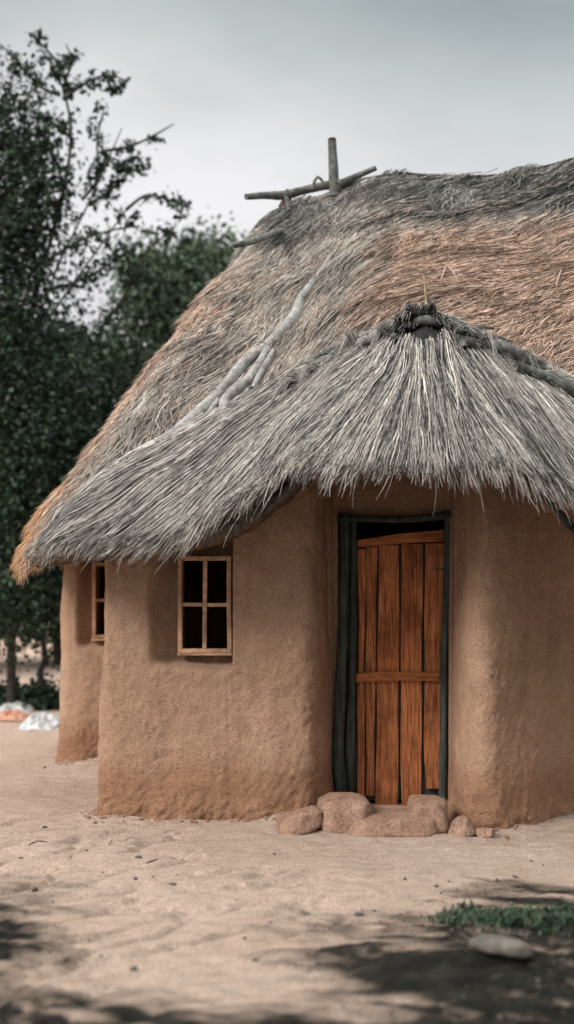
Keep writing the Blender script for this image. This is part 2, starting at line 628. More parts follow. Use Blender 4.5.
# eave fringe all round
N = 9000
t0 = Sm2.t_area(N); s0 = rng.uniform(.86, 1.0, N)
P0 = Sm2.samp(Gm, t0, s0); n = N
ovl = np.where((P0[:, 0] < -1.3) & (P0[:, 1] > 7.2), rng.uniform(.02, .24, n) ** 1.2, rng.uniform(0, .08, n))
strands(mb, Sm2, t0, s0, rng.uniform(.12, .34, n), np.full(n, .05), rng.uniform(.005, .010, n), roof_col(P0, n), -.11 + .12 * rng.random(n), -.09 + .12 * rng.random(n), wig=.06, nk=5, clump=3.0, seed=9, grav=.7, over=ovl)
# ridge cap: coarse bundles laid across the crest
N = 9000
t0 = Sm2.t_area(N * 3); s0 = rng.uniform(.0, .17, N * 3)
P0 = Sm2.samp(Gm, t0, s0)
k_ = (P0[:, 0] > -.05)
t0, s0, P0 = t0[k_], s0[k_], P0[k_]; n = len(t0)
cc_ = np.where(rng.random((n, 1)) < .5, DGREY * rng.uniform(.8, 2.4, (n, 1)), GREY * rng.uniform(.4, 1.0, (n, 1)))
bund = fbm(P0 * np.array([1, 1, 1.6]), 3.6, 3, 8)
lf = .004 + .13 * np.maximum(bund, 0)
strands(mb, Sm2, t0, s0, rng.uniform(.14, .34, n), .25 + .5 * rng.random(n) + .9 * fbm(P0, 2.2, 2, 12), rng.uniform(.005, .012, n), cc_, lf, lf * .7 + .04 * rng.random(n) ** 2, wig=.2, nk=6, clump=5.0, seed=13)
roof = part(mb, 'roof', [M_straw, M_matted])

# ---- canopy over the door with its long left wing: U = upper edge, L = eave (photo column, row, distance)
Up = [(52, 536, None), (140, 452, None), (205, 418, None), (265, 385, None), (330, 352, None), (375, 334, 7.75), (405, 322, 7.25), (425, 314, 7.05), (450, 322, 7.15), (490, 341, 7.35), (540, 366, 7.3), (600, 396, 7.3), (680, 430, 7.4)]
Lp = [(46, 541, 6.98), (62, 541, 6.80), (120, 541, 6.70), (190, 530, 6.66), (250, 497, 6.58), (298, 452, 6.45), (350, 464, 6.32), (425, 470, 6.22), (490, 459, 6.22), (545, 478, 6.30), (610, 516, 6.46), (690, 556, 6.75), (760, 590, 7.0)]
# pair by control parameter rather than by length
def curve(pts, n=161):
    pts = np.array(pts); k = np.linspace(0, len(pts) - 1, n)
    C_ = np.stack([np.interp(k, np.arange(len(pts)), pts[:, j]) for j in range(3)], 1)
    for _ in range(10): C_[1:-1] = (C_[:-2] + 2 * C_[1:-1] + C_[2:]) / 4
    return C_
U0, L0 = [], []
for (a, b_, y), (c_, d_, y2) in zip(Up, Lp):
    hit = on_roof(a, b_, .06)
    p = at(a, b_, y) if y else hit
    if p is None: p = at(a, b_, 7.0)
    if y and hit is not None and hit[1] < y: p = hit
    U0.append(p); L0.append(at(c_, d_, y2))
Uc, Lc = curve(U0), curve(L0)
sv = np.linspace(0, 1, 32)
Gc = Uc[:, None] * (1 - sv)[None, :, None] + Lc[:, None] * sv[None, :, None]
bul = np.sin(sv * math.pi) ** .9
tt = np.linspace(0, 1, 161)
Gc = Gc + np.array([0, -.55, .8])[None, None] * bul[None, :, None] * (.05 + .07 * sstep(.2, .55, tt))[:, None, None]
Sc = Surf(Gc)
if Sc.N[90, 16, 2] < 0: Sc.N = -Sc.N
Gc = Gc + Sc.N * (fbm(Gc, 3.2, 3, 44) * .03)[..., None]
N_ = Sc.N.copy(); Sc = Surf(Gc)
if Sc.N[90, 16, 2] < 0: Sc.N = -Sc.N
mb = MB()
lo = Gc - Sc.N * (.02 + .045 * sstep(.02, .25, tt))[:, None, None]
# tuck the top edge back into the main roof so that it closes from every side
back = Gc[:, :1].copy()
for k in range(161):
    o_ = Vector(back[k, 0]) + Vector((0, .02, 0))
    h = bv_main.ray_cast(o_, Vector((0, 1, 0)))
    if k > 22 and h[0] is not None and h[3] < 1.5: back[k, 0] = np.array(h[0]) + np.array([0, .1, -.02])
    else: back[k, 0] = back[k, 0] + np.array([0, .05, -.05])
ring = np.concatenate([back, Gc, lo[:, ::-1]], 1)
cring = np.concatenate([np.broadcast_to(DGREY * 1.2, back.shape), np.broadcast_to(DGREY * .7, Gc.shape), np.broadcast_to(BROWN * .55, lo.shape)], 1)
mb.add(ring.reshape(-1, 3), grid_quads(ring.shape[0], ring.shape[1]), cring.reshape(-1, 3), 1)


def grey_mix(n, P, lightness=1.0, pdark=.3):
    r = rng.random(n)
    nz = fbm(P, 4, 2, 61)
    c = GREY * (.6 + .8 * r)[:, None]
    a = rng.random(n) < .30
    c[a] = (PALE * (.75 + .5 * r)[:, None])[a]
    d = rng.random(n) < pdark + .4 * np.maximum(nz, 0)
    c[d] = (DGREY * (.5 + 1.0 * r)[:, None])[d]
    return c * lightness


def canopy_slant(t):
    # the straw of the left wing is combed towards the corner, above the door it fans out from the peak
    return np.interp(t, [0, .1, .3, .42, .50, .565, .62, .70, .85, 1], [.8, 1.05, 1.05, 1.0, .6, .0, -.45, -.8, -.9, -.8])


N = 34000
t0 = Sc.t_area(N); s0 = rng.random(N) * .97
k_ = ~((np.abs(t0 - .575) < .075 * (.8 + .3 * np.sin(t0 * 170))) & (s0 < .29 + .03 * np.sin(t0 * 90)))           # the gape under the hood stays open
t0, s0 = t0[k_], s0[k_]; N = len(t0)
P0 = Sc.samp(Gc, t0, s0); n = N
strands(mb, Sc, t0, s0, rng.uniform(.25, .75, n), canopy_slant(t0), rng.uniform(.003, .0065, n), grey_mix(n, P0, 1.15), .0 + .04 * rng.random(n), .006 + .05 * rng.random(n) ** 1.5, wig=.05, nk=8, clump=2.2, seed=23, grav=.8, over=rng.uniform(.0, .06, n), locks=95, bend=True)
# eave: long hanging straws, a few much longer
N = 8500
t0 = Sc.t_area(N); s0 = rng.uniform(.70, 1.0, N)
P0 = Sc.samp(Gc, t0, s0); n = N
ln = rng.uniform(.22, .5, n) * (1 + .35 * fbm(P0, 6, 2, 91))
ovr = .01 + .15 * rng.random(n) ** 1.7 * (1 + .9 * fbm(P0, 6, 2, 92)); q_ = rng.random(n) < .025; ovr[q_] = rng.uniform(.10, .26, q_.sum())
ovr *= np.interp(t0, [0, .1, .3], [.6, .7, 1])
strands(mb, Sc, t0, s0, ln, canopy_slant(t0) * .7, rng.uniform(.003, .0065, n), grey_mix(n, P0, 1.2, .12), -.045 + .08 * rng.random(n), -.03 + .075 * rng.random(n), wig=.08, nk=8, clump=4.0, seed=29, grav=.85, over=ovr, locks=110, pull=.6)
canopy = part(mb, 'door_canopy', [M_straw, M_matted])

# ---- hood: short top layer under the canopy poles, gaping over the door
hk = (tt > .30)
th = tt[hk]
cut = 1 - .5 * np.exp(-((th - .575) / .06) ** 2)                          # the hood is cut short over the door
Gh = Sc.samp(Gc, np.repeat(th[:, None], 10, 1), np.linspace(0, .29, 10)[None] * cut[:, None])
lift = .035 + .06 * np.exp(-((th - .575) / .07) ** 2) + .03 * np.sin(th * 60) * np.exp(-((th - .575) / .09) ** 2)
Gh = Gh + Sc.N[hk][:, :10] * (lift[:, None] * np.linspace(.25, 1, 10)[None, :])[..., None]
Gh[:, :, 2] += .01
for k in range(len(th)): Gh[k, -1] = Gh[k, -1] * 1.0 + np.array([0, -.01, .03 * math.sin(k * 1.1) + .03 * math.sin(k * .43)])
Sh = Surf(Gh)
if Sh.N[30, 4, 2] < 0: Sh.N = -Sh.N
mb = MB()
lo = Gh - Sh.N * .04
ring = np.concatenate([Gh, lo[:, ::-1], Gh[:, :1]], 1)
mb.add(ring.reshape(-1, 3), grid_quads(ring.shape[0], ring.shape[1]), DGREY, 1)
N = 8000
t0 = Sh.t_area(N); s0 = rng.random(N) * .9
P0 = Sh.samp(Gh, t0, s0); n = N
slh = np.interp(t0, [0, .2, .34, .39, .45, .6, 1], [1.4, 1.3, .9, .1, -.9, -1.4, -1.5])
strands(mb, Sh, t0, s0, rng.uniform(.15, .5, n), slh, rng.uniform(.003, .007, n), grey_mix(n, P0, 1.05, .25), -.03 + .04 * rng.random(n), -.03 + .07 * rng.random(n), wig=.12, nk=6, clump=4.0, seed=37, grav=.35, over=np.where(np.abs(t0 - .393) < .08, rng.uniform(0, .05, n) * (rng.random(n) < .6 + .4 * np.sin(t0 * 140)), rng.uniform(0, .24, n)))
hood = part(mb, 'canopy_hood', [M_straw, M_matted], canopy)

bv_can = bvh_of(Gc)
bv_list = [bv_main, bv_can]


def stick(name, pts, rad, m, parent=None, **kw):
    kw.setdefault('ns', 8); kw.setdefault('rough', .25); kw.setdefault('step', .03)
    V, Q = tube(pts, rad, **kw)
    o = mesh_quads(name, V, Q, m)
    if parent is not None:
        o.parent = parent
        if parent is house: o.location = tuple(-HP)
    return o


def first_hit(px, py, off):
    best = None
    for bv in [bv_main, bv_can, bv_hood]:
        p = on_roof(px, py, off, bv)
        if p is not None and (best is None or p[1] < best[1]): best = p
    return best if best is not None else at(px, py, 7.2)


bv_hood = bvh_of(Gh)
# ridge poles (tied to the roof, parts of it)
q = 9.0
stick('ridge_pole', [at(246, 197, q - .25), at(266, 195, q - .15), at(283, 196, q), at(304, 190, q + .05), at(333, 184, q + .1), at(362, 181, q + .15)], [.020, .028, .036, .034, .032, .022], M_pole, roof, seed=1)
stick('ridge_pole', [at(338, 185, q - .12), at(357, 176, q - .1), at(376, 168, q - .1)], [.028, .023, .018], M_pole, roof, seed=2)
stick('ridge_post', [at(334.5, 196, q + .06), at(333.5, 170, q + .06), at(332, 138.5, q + .06)], [.036, .035, .030], M_pole, roof, seed=3, rough=.12, ns=6)
stick('forked_twig', [at(312, 189, q - .05), at(317, 174, q - .05), at(324, 183, q - .05)], [.010, .012, .010], M_pole, roof, seed=4, ns=6)
stick('forked_twig', [at(286, 196, q - .05), at(289, 210, q - .1)], [.018, .012], M_pole, roof, seed=5, ns=6)
stick('ridge_pole', [first_hit(233, 246, .02), first_hit(247, 243, .05), first_hit(275, 233, .05), first_hit(310, 222, .04)], [.012, .022, .022, .014], M_pole, roof, seed=6)

# canopy poles
def cp(pts, rad, name='canopy_pole', m=M_pole, off=.05, seed=0):
    return stick(name, [first_hit(a, b_, off + .07) for a, b_ in pts], np.array(rad) * 1.15, m, canopy, seed=seed)
cp([(352, 350), (374, 338), (396, 326), (424, 318), (450, 325), (474, 341)], [.012, .016, .022, .026, .026, .018], seed=11, off=.10)
cp([(462, 341), (486, 347), (518, 354), (545, 366)], [.028, .034, .035, .028], seed=12, off=.12)
cp([(516, 366), (550, 380), (576, 393), (610, 408)], [.026, .032, .034, .03], seed=13, off=.13)
cp([(300, 366), (322, 354), (345, 344), (378, 338), (398, 336)], [.010, .014, .018, .020, .014], seed=14, off=.08)
cp([(455, 330), (480, 336), (506, 343)], [.015, .018, .012], seed=15, off=.04)
cp([(466, 329), (482, 327), (494, 328)], [.010, .012, .007], 'twig_end', seed=16, off=.10)
cp([(468, 330), (490, 336), (512, 341)], [.010, .012, .008], 'twig_end', seed=17, off=.09)
# dark straw tuft standing on the peak, and a loose pale straw
mb = MB()
for k in range(150):
    t_ = rng.random()
    p0 = at(396 + 84 * t_, 338 - rng.random() * 6 - 8 * (1 - abs(t_ - .4)), 6.86 + rng.random() * .14)
    tip = at(426 + rng.normal(0, 3) + 44 * (t_ - .4), 301 + abs(rng.normal(0, 5)) + 42 * abs(t_ - .38), 6.98)
    V, Q = tube([p0, (p0 + tip) / 2 + np.array([0, -.02, .01]), tip], [.008, .007, .002], ns=4, smooth_it=1, cap=False)
    mb.add(V, Q, DGREY * rng.uniform(.6, 2.0))
mb.build('peak_tuft', [M_straw]).parent = canopy
st = stick('loose_straw', [at(426.5, 306, 7.02), at(425.5, 290, 7.0), at(424, 271, 6.98)], [.006, .007, .006], M_straw, canopy, ns=5, rough=0)
ca = st.data.color_attributes.new('Col', 'FLOAT_COLOR', 'POINT')
for d in ca.data: d.color = (.5, .36, .25, 1)

# reed stalks sticking out of the reddish straw patch
stw = []
for px0, py0, px1, py1 in [(447, 264, 438, 290), (448, 266, 460, 286), (556, 285, 563, 266)]:
    p0, p1 = on_roof(px0, py0, .06), on_roof(px1, py1, .04)
    stw.append(tube([p0, (p0 + p1) / 2 + np.array([0, -.02, .015]), p1], [.004, .004, .0025], ns=5, smooth_it=1))
mb = MB()
for V, Q in stw: mb.add(V, Q, PINK * 1.0)
mb.build('loose_reeds', [M_straw]).parent = roof

# the twisted grey root that lies on the slope
path_sets = [
    ([(352, 250), (337.6, 259), (322, 272), (312, 284), (299, 300)], [.010, .018, .022, .024, .026]),
    ([(300, 299), (297, 313), (286, 328), (275, 338), (266, 346)], [.024, .034, .034, .030, .026]),
    ([(268, 345), (254, 353), (247, 360), (238, 370), (228, 383), (218, 392)], [.022, .028, .032, .032, .030, .022]),
    ([(268, 347), (262, 360), (250, 379), (238, 388), (226, 398), (223, 404), (226, 424)], [.020, .024, .028, .029, .028, .026, .024]),
    ([(274, 350), (266, 364), (260, 374), (253, 388)], [.014, .018, .018, .012]),
    ([(221, 390), (209, 403), (195, 416), (178, 430), (158, 444)], [.022, .032, .034, .030, .020]),
    ([(219, 397), (212, 409), (203, 421)], [.012, .016, .012]),
]
mb = MB()
for k, (pp, rad) in enumerate(path_sets):
    V, Q = tube([first_hit(a, b_, .068) for a, b_ in pp], np.array(rad) * 1.15, ns=12, rough=.10, seed=40 + k, step=.02)
    mb.add(V, Q)
o = mb.build('twisted_branch', [M_grey])
tag(o, 'twisted silver grey branch with forks lying down the slope of the thatch', 'branch')

# ------------------------------------------------------------------ walls
plan = [(-1.35, 10.95), (-1.62, 10.75), (-1.68, 10.2), (-1.68, 9.35), (-1.66, 9.10), (-1.50, 9.04), (-1.2, 9.06), (-1.0, 9.08), (-.98, 8.8), (-1.03, 8.0), (-1.07, 7.35),
        (-1.085, 7.17), (-1.03, 7.09), (-.80, 7.09), (-.45, 7.11), (-.1, 7.07), (.08, 7.07), (.17, 7.12), (.235, 7.24), (.262, 7.40), (.30, 7.425), (.5, 7.43), (.75, 7.43), (.95, 7.42), (.972, 7.38), (.968, 7.12), (.985, 6.86),
        (1.06, 6.78), (1.16, 6.80), (1.38, 6.98), (1.7, 7.3), (2.6, 8.0), (3.35, 8.6), (3.5, 9.8), (2.6, 10.85), (1.0, 11.0)]
pl_ = chaikin(np.array(plan), 3, True)
pl_ = np.vstack([pl_, pl_[:1]])
# vary the spacing: fine where the yard side is seen
seg = np.linalg.norm(np.diff(pl_, axis=0), axis=1)
mid_ = (pl_[1:] + pl_[:-1]) / 2
fine_ = (mid_[:, 1] < 7.9) & (mid_[:, 0] < 2.2) | ((mid_[:, 1] < 9.3) & (mid_[:, 0] < -1.0) & (mid_[:, 1] > 8.9))
wgt = np.where(fine_, 1 / .009, 1 / .05) * seg
cw_ = np.r_[0, np.cumsum(wgt)]
nS = int(cw_[-1])
S_ = np.linspace(0, cw_[-1], nS + 1)[:-1]
W2 = np.stack([np.interp(S_, cw_, pl_[:, 0]), np.interp(S_, cw_, pl_[:, 1])], 1)
tg = np.roll(W2, -1, 0) - np.roll(W2, 1, 0)
for _ in range(6): tg = (np.roll(tg, 1, 0) + tg * 2 + np.roll(tg, -1, 0)) / 4
tg /= np.linalg.norm(tg, axis=1)[:, None]
nrm = np.stack([tg[:, 1], -tg[:, 0]], 1)                              # outwards (loop runs counter-clockwise seen from above)
top = np.full(nS, 1.9)
for k in range(nS):
    zz_ = []
    for bv, dz in ((bv_main, -.16), (bv_can, -.16)):
        h = bv.ray_cast(Vector((W2[k, 0], W2[k, 1], .4)), Vector((0, 0, 1)))
        if h[0] is not None: zz_.append(h[0].z + dz)
    if zz_: top[k] = min(min(zz_), 2.6)
for _ in range(12): top = np.minimum(top, (np.roll(top, 1) + top * 2 + np.roll(top, -1)) / 4 + .0)
nZ = 190
zk = np.linspace(0, 1, nZ)
Zg = -.06 + (top[:, None] + .06) * zk[None]
# keep one common height grid below 1.76 so that openings cut straight
zc = np.linspace(-.06, 1.76, 172)
zu = np.linspace(0, 1, 20)[1:]
Zg = np.concatenate([np.broadcast_to(np.minimum(zc[None], top[:, None]), (nS, 172)), 1.76 + np.maximum(top[:, None] - 1.76, 0) * zu[None]], 1)
Zg = np.minimum(Zg, top[:, None])
nZ = Zg.shape[1]
Xg = np.broadcast_to(W2[:, None, 0], Zg.shape); Yg = np.broadcast_to(W2[:, None, 1], Zg.shape)
P = np.stack([Xg, Yg, Zg], -1)
deep = (Yg > 7.26) & (Xg > .26) & (Xg < .98) & (Yg < 7.6)               # back of the door recess stays flat
flare = (.03 * np.exp(-np.maximum(Zg, 0) / .14) + .035 * (1 - sstep(0, 1.5, Zg))) * np.where((Yg < 7.6) & (Xg < .1), .25 + .75 * sstep(-1.06, -.7, Xg), 1) - .02
d = flare + .034 * fbm(P, 1.7, 3, 71) + .012 * fbm(P * np.array([1, 1, .6]), 6, 3, 72) + .0045 * fbm(P, 20, 3, 73) + .0060 * fbm(P, 42, 2, 74) * (.55 + .6 * np.exp(-np.maximum(Zg, 0) / .5)) - .006 * np.maximum(fbm(P, 34, 2, 76) - .25, 0) * (1 + 2 * np.exp(-np.maximum(Zg, 0) / .35))
# crumbled foot
foot = np.exp(-np.maximum(Zg, 0) / .14)
d = d + foot * (.04 * fbm(P, 14, 3, 75) - .01)
# faint trowel grooves and a vertical crack under the window
crack = np.exp(-((Xg + .335 + .012 * vnoise(P * np.array([0, 0, 1]), 9, 4)) / .006) ** 2) * sstep(.45, .52, Zg) * sstep(.86, .78, Zg) * (Yg < 7.5)
d = d - .006 * crack * (.4 + .6 * (fbm(P, 9, 2, 77) > 0))
d = d * np.where(deep, .15, 1)
# window recess in the front wall: soft cut on the left and below
fw = (Yg < 7.6) & (Xg < .1)
rec = sstep(-.80, -.645, Xg + .02 * vnoise(P, 4, 9)) * sstep(-.308, -.326, Xg) * sstep(.84, .915, Zg + .02 * vnoise(P, 5, 10))
rec = np.where(fw, rec, 0) * .15
fb = (Yg > 8.7) & (Xg < -.95) & (Yg < 9.4)
recb = sstep(-1.545, -1.44, Xg) * sstep(.84, .93, Zg)
rec = rec + np.where(fb, recb, 0) * .11
d = d - rec
P[..., 0] += nrm[:, None, 0] * d
P[..., 1] += nrm[:, None, 1] * d
Q = grid_quads(nS, nZ, True)
ctr = P.reshape(-1, 3)[Q].mean(1)
flatq = ctr
H1 = (ctr[:, 0] > -.610) & (ctr[:, 0] < -.325) & (ctr[:, 1] < 7.6) & (ctr[:, 2] > .935) & (ctr[:, 2] < 1.50)
H2 = (ctr[:, 0] > -1.405) & (ctr[:, 0] < -1.10) & (ctr[:, 1] > 8.7) & (ctr[:, 1] < 9.6) & (ctr[:, 2] > .93) & (ctr[:, 2] < 1.49)
H3 = (ctr[:, 0] > .30) & (ctr[:, 0] < .955) & (ctr[:, 1] > 7.36) & (ctr[:, 1] < 7.6) & (ctr[:, 2] > .02) & (ctr[:, 2] < 1.755)
Q = Q[~(H1 | H2 | H3)]
# drop squashed quads above the wall top
zq = P.reshape(-1, 3)[Q][..., 2]
Q = Q[(zq.max(1) - zq.min(1)) > 1e-4]
mbw = MB()
mbw.add(P.reshape(-1, 3), Q)
# reveals: the thickness of the wall round each opening
def reveal(x0, x1, z0, z1, y0, y1):
    V = [(x0, y0, z0), (x1, y0, z0), (x1, y0, z1), (x0, y0, z1), (x0, y1, z0), (x1, y1, z0), (x1, y1, z1), (x0, y1, z1)]
    mbw.add(V, [(0, 1, 5, 4), (1, 2, 6, 5), (2, 3, 7, 6), (3, 0, 4, 7)])
reveal(-.612, -.323, .933, 1.502, 7.20, 7.45)
reveal(-1.407, -1.098, .928, 1.492, 9.12, 9.4)
reveal(.298, .957, .015, 1.757, 7.44, 7.65)
wall = part(mbw, 'wall', [M_mud])

# ------------------------------------------------------------------ windows
def bent(o, amp, seed, freq=2.0):
    me = o.data
    n_ = len(me.vertices)
    co = np.empty(n_ * 3); me.vertices.foreach_get('co', co); co = co.reshape(-1, 3)
    nz_ = np.stack([fbm(co, freq, 2, seed), fbm(co, freq, 2, seed + 5) * .4, fbm(co, freq, 2, seed + 9)], 1)
    me.vertices.foreach_set('co', (co + nz_ * amp).ravel()); me.update()
    return o


def bar(mbx, x0, x1, y0, y1, z0, z1, horiz=False, n=10):
    V, Q = box(x0, x1, y0, y1, z0, z1, nz=n)
    if horiz:
        xs = np.linspace(x0, x1, n + 1)
        V = np.array([[(x, y0, z0), (x, y0, z1), (x, y1, z1), (x, y1, z0)] for x in xs]).reshape(-1, 3)
        Q = Q.copy()
    mbx.add(V, Q)


def make_window(x0, x1, z0, z1, y, seed, w=.026):
    fr = MB(); dp = .05
    bar(fr, x0, x0 + w, y, y + dp, z0, z1); bar(fr, x1 - w, x1, y, y + dp, z0, z1)
    bar(fr, x0 + w, x1 - w, y - .002, y + dp, z1 - w, z1, True); bar(fr, x0 + w, x1 - w, y - .002, y + dp, z0, z0 + w, True)
    root = fr.build('window', [M_win], None, False)
    root.parent = house; root.location = tuple(-HP)
    bent(root, .006, seed); bevel(root, .004)
    xm = (x0 + x1) / 2; zm = z0 + (z1 - z0) * .50
    a = MB(); bar(a, xm - .012, xm + .012, y + .008, y + .04, z0 + w, z1 - w)
    b1 = a.build('glazing_bar', [M_win], root, False)
    a = MB(); bar(a, x0 + w, xm - .0125, y + .01, y + .036, zm - .011, zm + .011, True); bar(a, xm + .0125, x1 - w, y + .01, y + .036, zm - .013, zm + .009, True)
    b2 = a.build('glazing_bar', [M_win], root, False)
    a = MB(); bar(a, x0 - .003, x1 + .003, y - .010, y + .05, z0 - .014, z0 - .001, True)
    b3 = a.build('sill', [M_win], root, False)
    for k, o_ in enumerate((b1, b2, b3)): bent(o_, .005, seed + k + 1); bevel(o_, .003)
    return root


make_window(-.626, -.318, .943, 1.5, 7.17, 300)
make_window(-1.418, -1.09, .938, 1.49, 9.085, 320)

# ------------------------------------------------------------------ door
DY = 7.50
def dpt(px, py, y=DY): return at(px, py, y)
def plank(pixs, y, th, m, name, parent, seed, n=16):
    """board from its left and right edges: pixs = [(row, left, right)]"""
    pixs = np.array(pixs, float)
    rows = np.linspace(pixs[0, 0], pixs[-1, 0], n + 1)
    l = np.interp(rows, pixs[:, 0], pixs[:, 1]); r = np.interp(rows, pixs[:, 0], pixs[:, 2])
    l = l + .05 + .45 * np.sin(rows * .05 + seed); r = r - .05 + .45 * np.sin(rows * .043 + seed * 2)
    V = []
    for q_, a, b_ in zip(rows, l, r):
        A, B = at(a, q_, y), at(b_, q_, y)
        V += [A, B, B + np.array([0, th, 0]), A + np.array([0, th, 0])]
    Q = [(k * 4 + j, k * 4 + 4 + j, k * 4 + 4 + (j + 1) % 4, k * 4 + (j + 1) % 4) for k in range(n) for j in range(4)]
    Q += [(0, 1, 2, 3), (n * 4 + 3, n * 4 + 2, n * 4 + 1, n * 4)]
    o_ = mesh_quads(name, V, Q, m, None, None, parent, False)
    bevel(o_, .004)
    return o_


door = plank([(546, 352, 444), (548, 352, 444), (800, 352, 442)], DY + .030, .012, M_frame, 'door', None, 0)   # battens behind the planks
door.parent = house; door.location = tuple(-HP)
ox = 0
plank([(549, 353, 366), (575, 358.5, 366.5), (668, 358, 364), (740, 357, 364.5), (796, 357, 365)], DY, .024, M_door, 'plank', door, 1)
plank([(547, 367.3, 377.6), (668, 365.4, 375.3), (796, 366.3, 374.2)], DY + .003, .024, M_door, 'plank', door, 2)
plank([(545, 379.4, 399.5), (672, 377, 399), (740, 376.5, 398.5), (806, 375.5, 397.5)], DY, .024, M_door, 'plank', door, 3)
plank([(544, 401.2, 423), (672, 401, 422), (740, 400.5, 421.5), (806, 402, 422)], DY + .002, .024, M_door, 'plank', door, 4)
plank([(543, 425, 444), (672, 424.5, 443), (740, 424.2, 442), (789, 426, 441)], DY - .001, .024, M_door, 'plank', door, 5)
plank([(573, 352.5, 357), (600, 351.5, 357), (700, 351, 356.5), (790, 350.5, 356)], DY + .006, .024, M_frame, 'plank', door, 6)['label'] = 'narrow dark broken plank along the edge of the door'
def rail(L_, R_, y, th, seed):
    n_ = 14
    V = []
    for k in range(n_ + 1):
        t_ = k / n_
        x = L_[0] + (R_[0] - L_[0]) * t_
        tp = L_[1] + (R_[1] - L_[1]) * t_ + .6 * math.sin(t_ * 7 + seed); bt = L_[2] + (R_[2] - L_[2]) * t_ + .6 * math.sin(t_ * 5 + seed)
        A, B = at(x, bt, y), at(x, tp, y)
        V += [A, B, B + np.array([0, th, 0]), A + np.array([0, th, 0])]
    Q = [(k * 4 + j, k * 4 + (j + 1) % 4, k * 4 + 4 + (j + 1) % 4, k * 4 + 4 + j) for k in range(n_) for j in range(4)]
    Q += [(3, 2, 1, 0), (n_ * 4, n_ * 4 + 1, n_ * 4 + 2, n_ * 4 + 3)]
    o_ = mesh_quads('rail', V, Q, M_rail, None, None, door, False)
    bevel(o_, .004)
rail((352, 540, 547), (444, 529, 541.5), DY - .012, .03, 1)
rail((355.5, 673, 682), (440, 671, 681), DY - .030, .028, 2)
a = MB(); V, Q = tube([at(432, 570, DY - .004), at(438, 569, DY - .006), at(443.5, 569.5, DY - .004)], [.006, .009, .01], ns=6, flat=(1, .4)); a.add(V, Q)
a.build('hinge', [M_frame], door)
stick('loose_strip', [at(352.5, 680, DY - .05), at(351.5, 705, DY - .05), at(348.5, 735, DY - .05), at(349, 770, DY - .05)], [.007, .007, .006, .004], M_win, door, ns=6, rough=.1)

frame = stick('door_frame', [at(338, 519, 7.40), at(365, 518.5, 7.40), at(395, 520, 7.40), at(425, 518, 7.40), at(455, 514, 7.40)], [.026, .022, .021, .024, .026], M_frame, house, seed=51, rough=.18, ns=7)
stick('jamb', [at(345, 513, 7.41), at(344.5, 560, 7.40), at(343.5, 620, 7.39), at(340, 700, 7.38), at(338, 760, 7.37), at(341, 796, 7.37)], [.029, .029, .031, .034, .034, .036], M_frame, frame, seed=52, rough=.2)
stick('jamb', [at(353.5, 520, 7.46), at(353, 600, 7.46), at(351.5, 690, 7.45), at(349, 760, 7.44), at(350, 800, 7.44)], [.022, .026, .028, .030, .028], M_frame, frame, seed=53, rough=.25)
stick('jamb', [at(449, 512, 7.42), at(447, 560, 7.42), at(446.5, 610, 7.42), at(443.5, 660, 7.42), at(444, 720, 7.42), at(443, 770, 7.42), at(443, 800, 7.42)], [.024, .022, .023, .021, .022, .024, .024], M_frame, frame, seed=54, rough=.2)

# two rafters showing under the canopy
stick('rafter', [at(262, 512, 6.95), at(285, 490, 6.9), at(330, 452, 6.9)], [.025, .028, .028], M_pole, canopy, seed=61)
stick('rafter', [at(590, 548, 6.95), at(560, 513, 6.9), at(520, 466, 6.9)], [.02, .022, .022], M_frame, canopy, seed=62)

# ------------------------------------------------------------------ ground
def axis(lo, hi, fine_lo, fine_hi, step, far):
    a = np.arange(fine_lo, fine_hi, step)
    lft = fine_lo - np.geomspace(step, fine_lo - lo, far)[::-1]
    rgt = fine_hi + np.geomspace(step, hi - fine_hi, far)
    return np.r_[lft, a, rgt]


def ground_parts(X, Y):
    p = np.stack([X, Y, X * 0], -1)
    # darker ground: lower right bank and a strip along the left
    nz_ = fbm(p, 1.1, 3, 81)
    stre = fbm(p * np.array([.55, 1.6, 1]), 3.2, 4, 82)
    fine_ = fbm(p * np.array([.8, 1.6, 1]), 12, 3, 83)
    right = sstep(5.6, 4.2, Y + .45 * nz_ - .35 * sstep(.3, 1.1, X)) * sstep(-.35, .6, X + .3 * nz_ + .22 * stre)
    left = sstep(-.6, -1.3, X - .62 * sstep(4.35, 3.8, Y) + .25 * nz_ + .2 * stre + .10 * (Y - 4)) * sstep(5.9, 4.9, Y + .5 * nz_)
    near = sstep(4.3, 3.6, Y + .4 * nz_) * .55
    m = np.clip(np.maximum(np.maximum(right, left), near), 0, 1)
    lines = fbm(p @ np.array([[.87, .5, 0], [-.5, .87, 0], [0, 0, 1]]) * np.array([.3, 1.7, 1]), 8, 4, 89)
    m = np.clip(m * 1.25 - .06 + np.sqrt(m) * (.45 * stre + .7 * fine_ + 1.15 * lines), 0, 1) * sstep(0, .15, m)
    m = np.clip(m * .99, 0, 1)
    # debris specks
    return m, nz_, stre, fine_, right


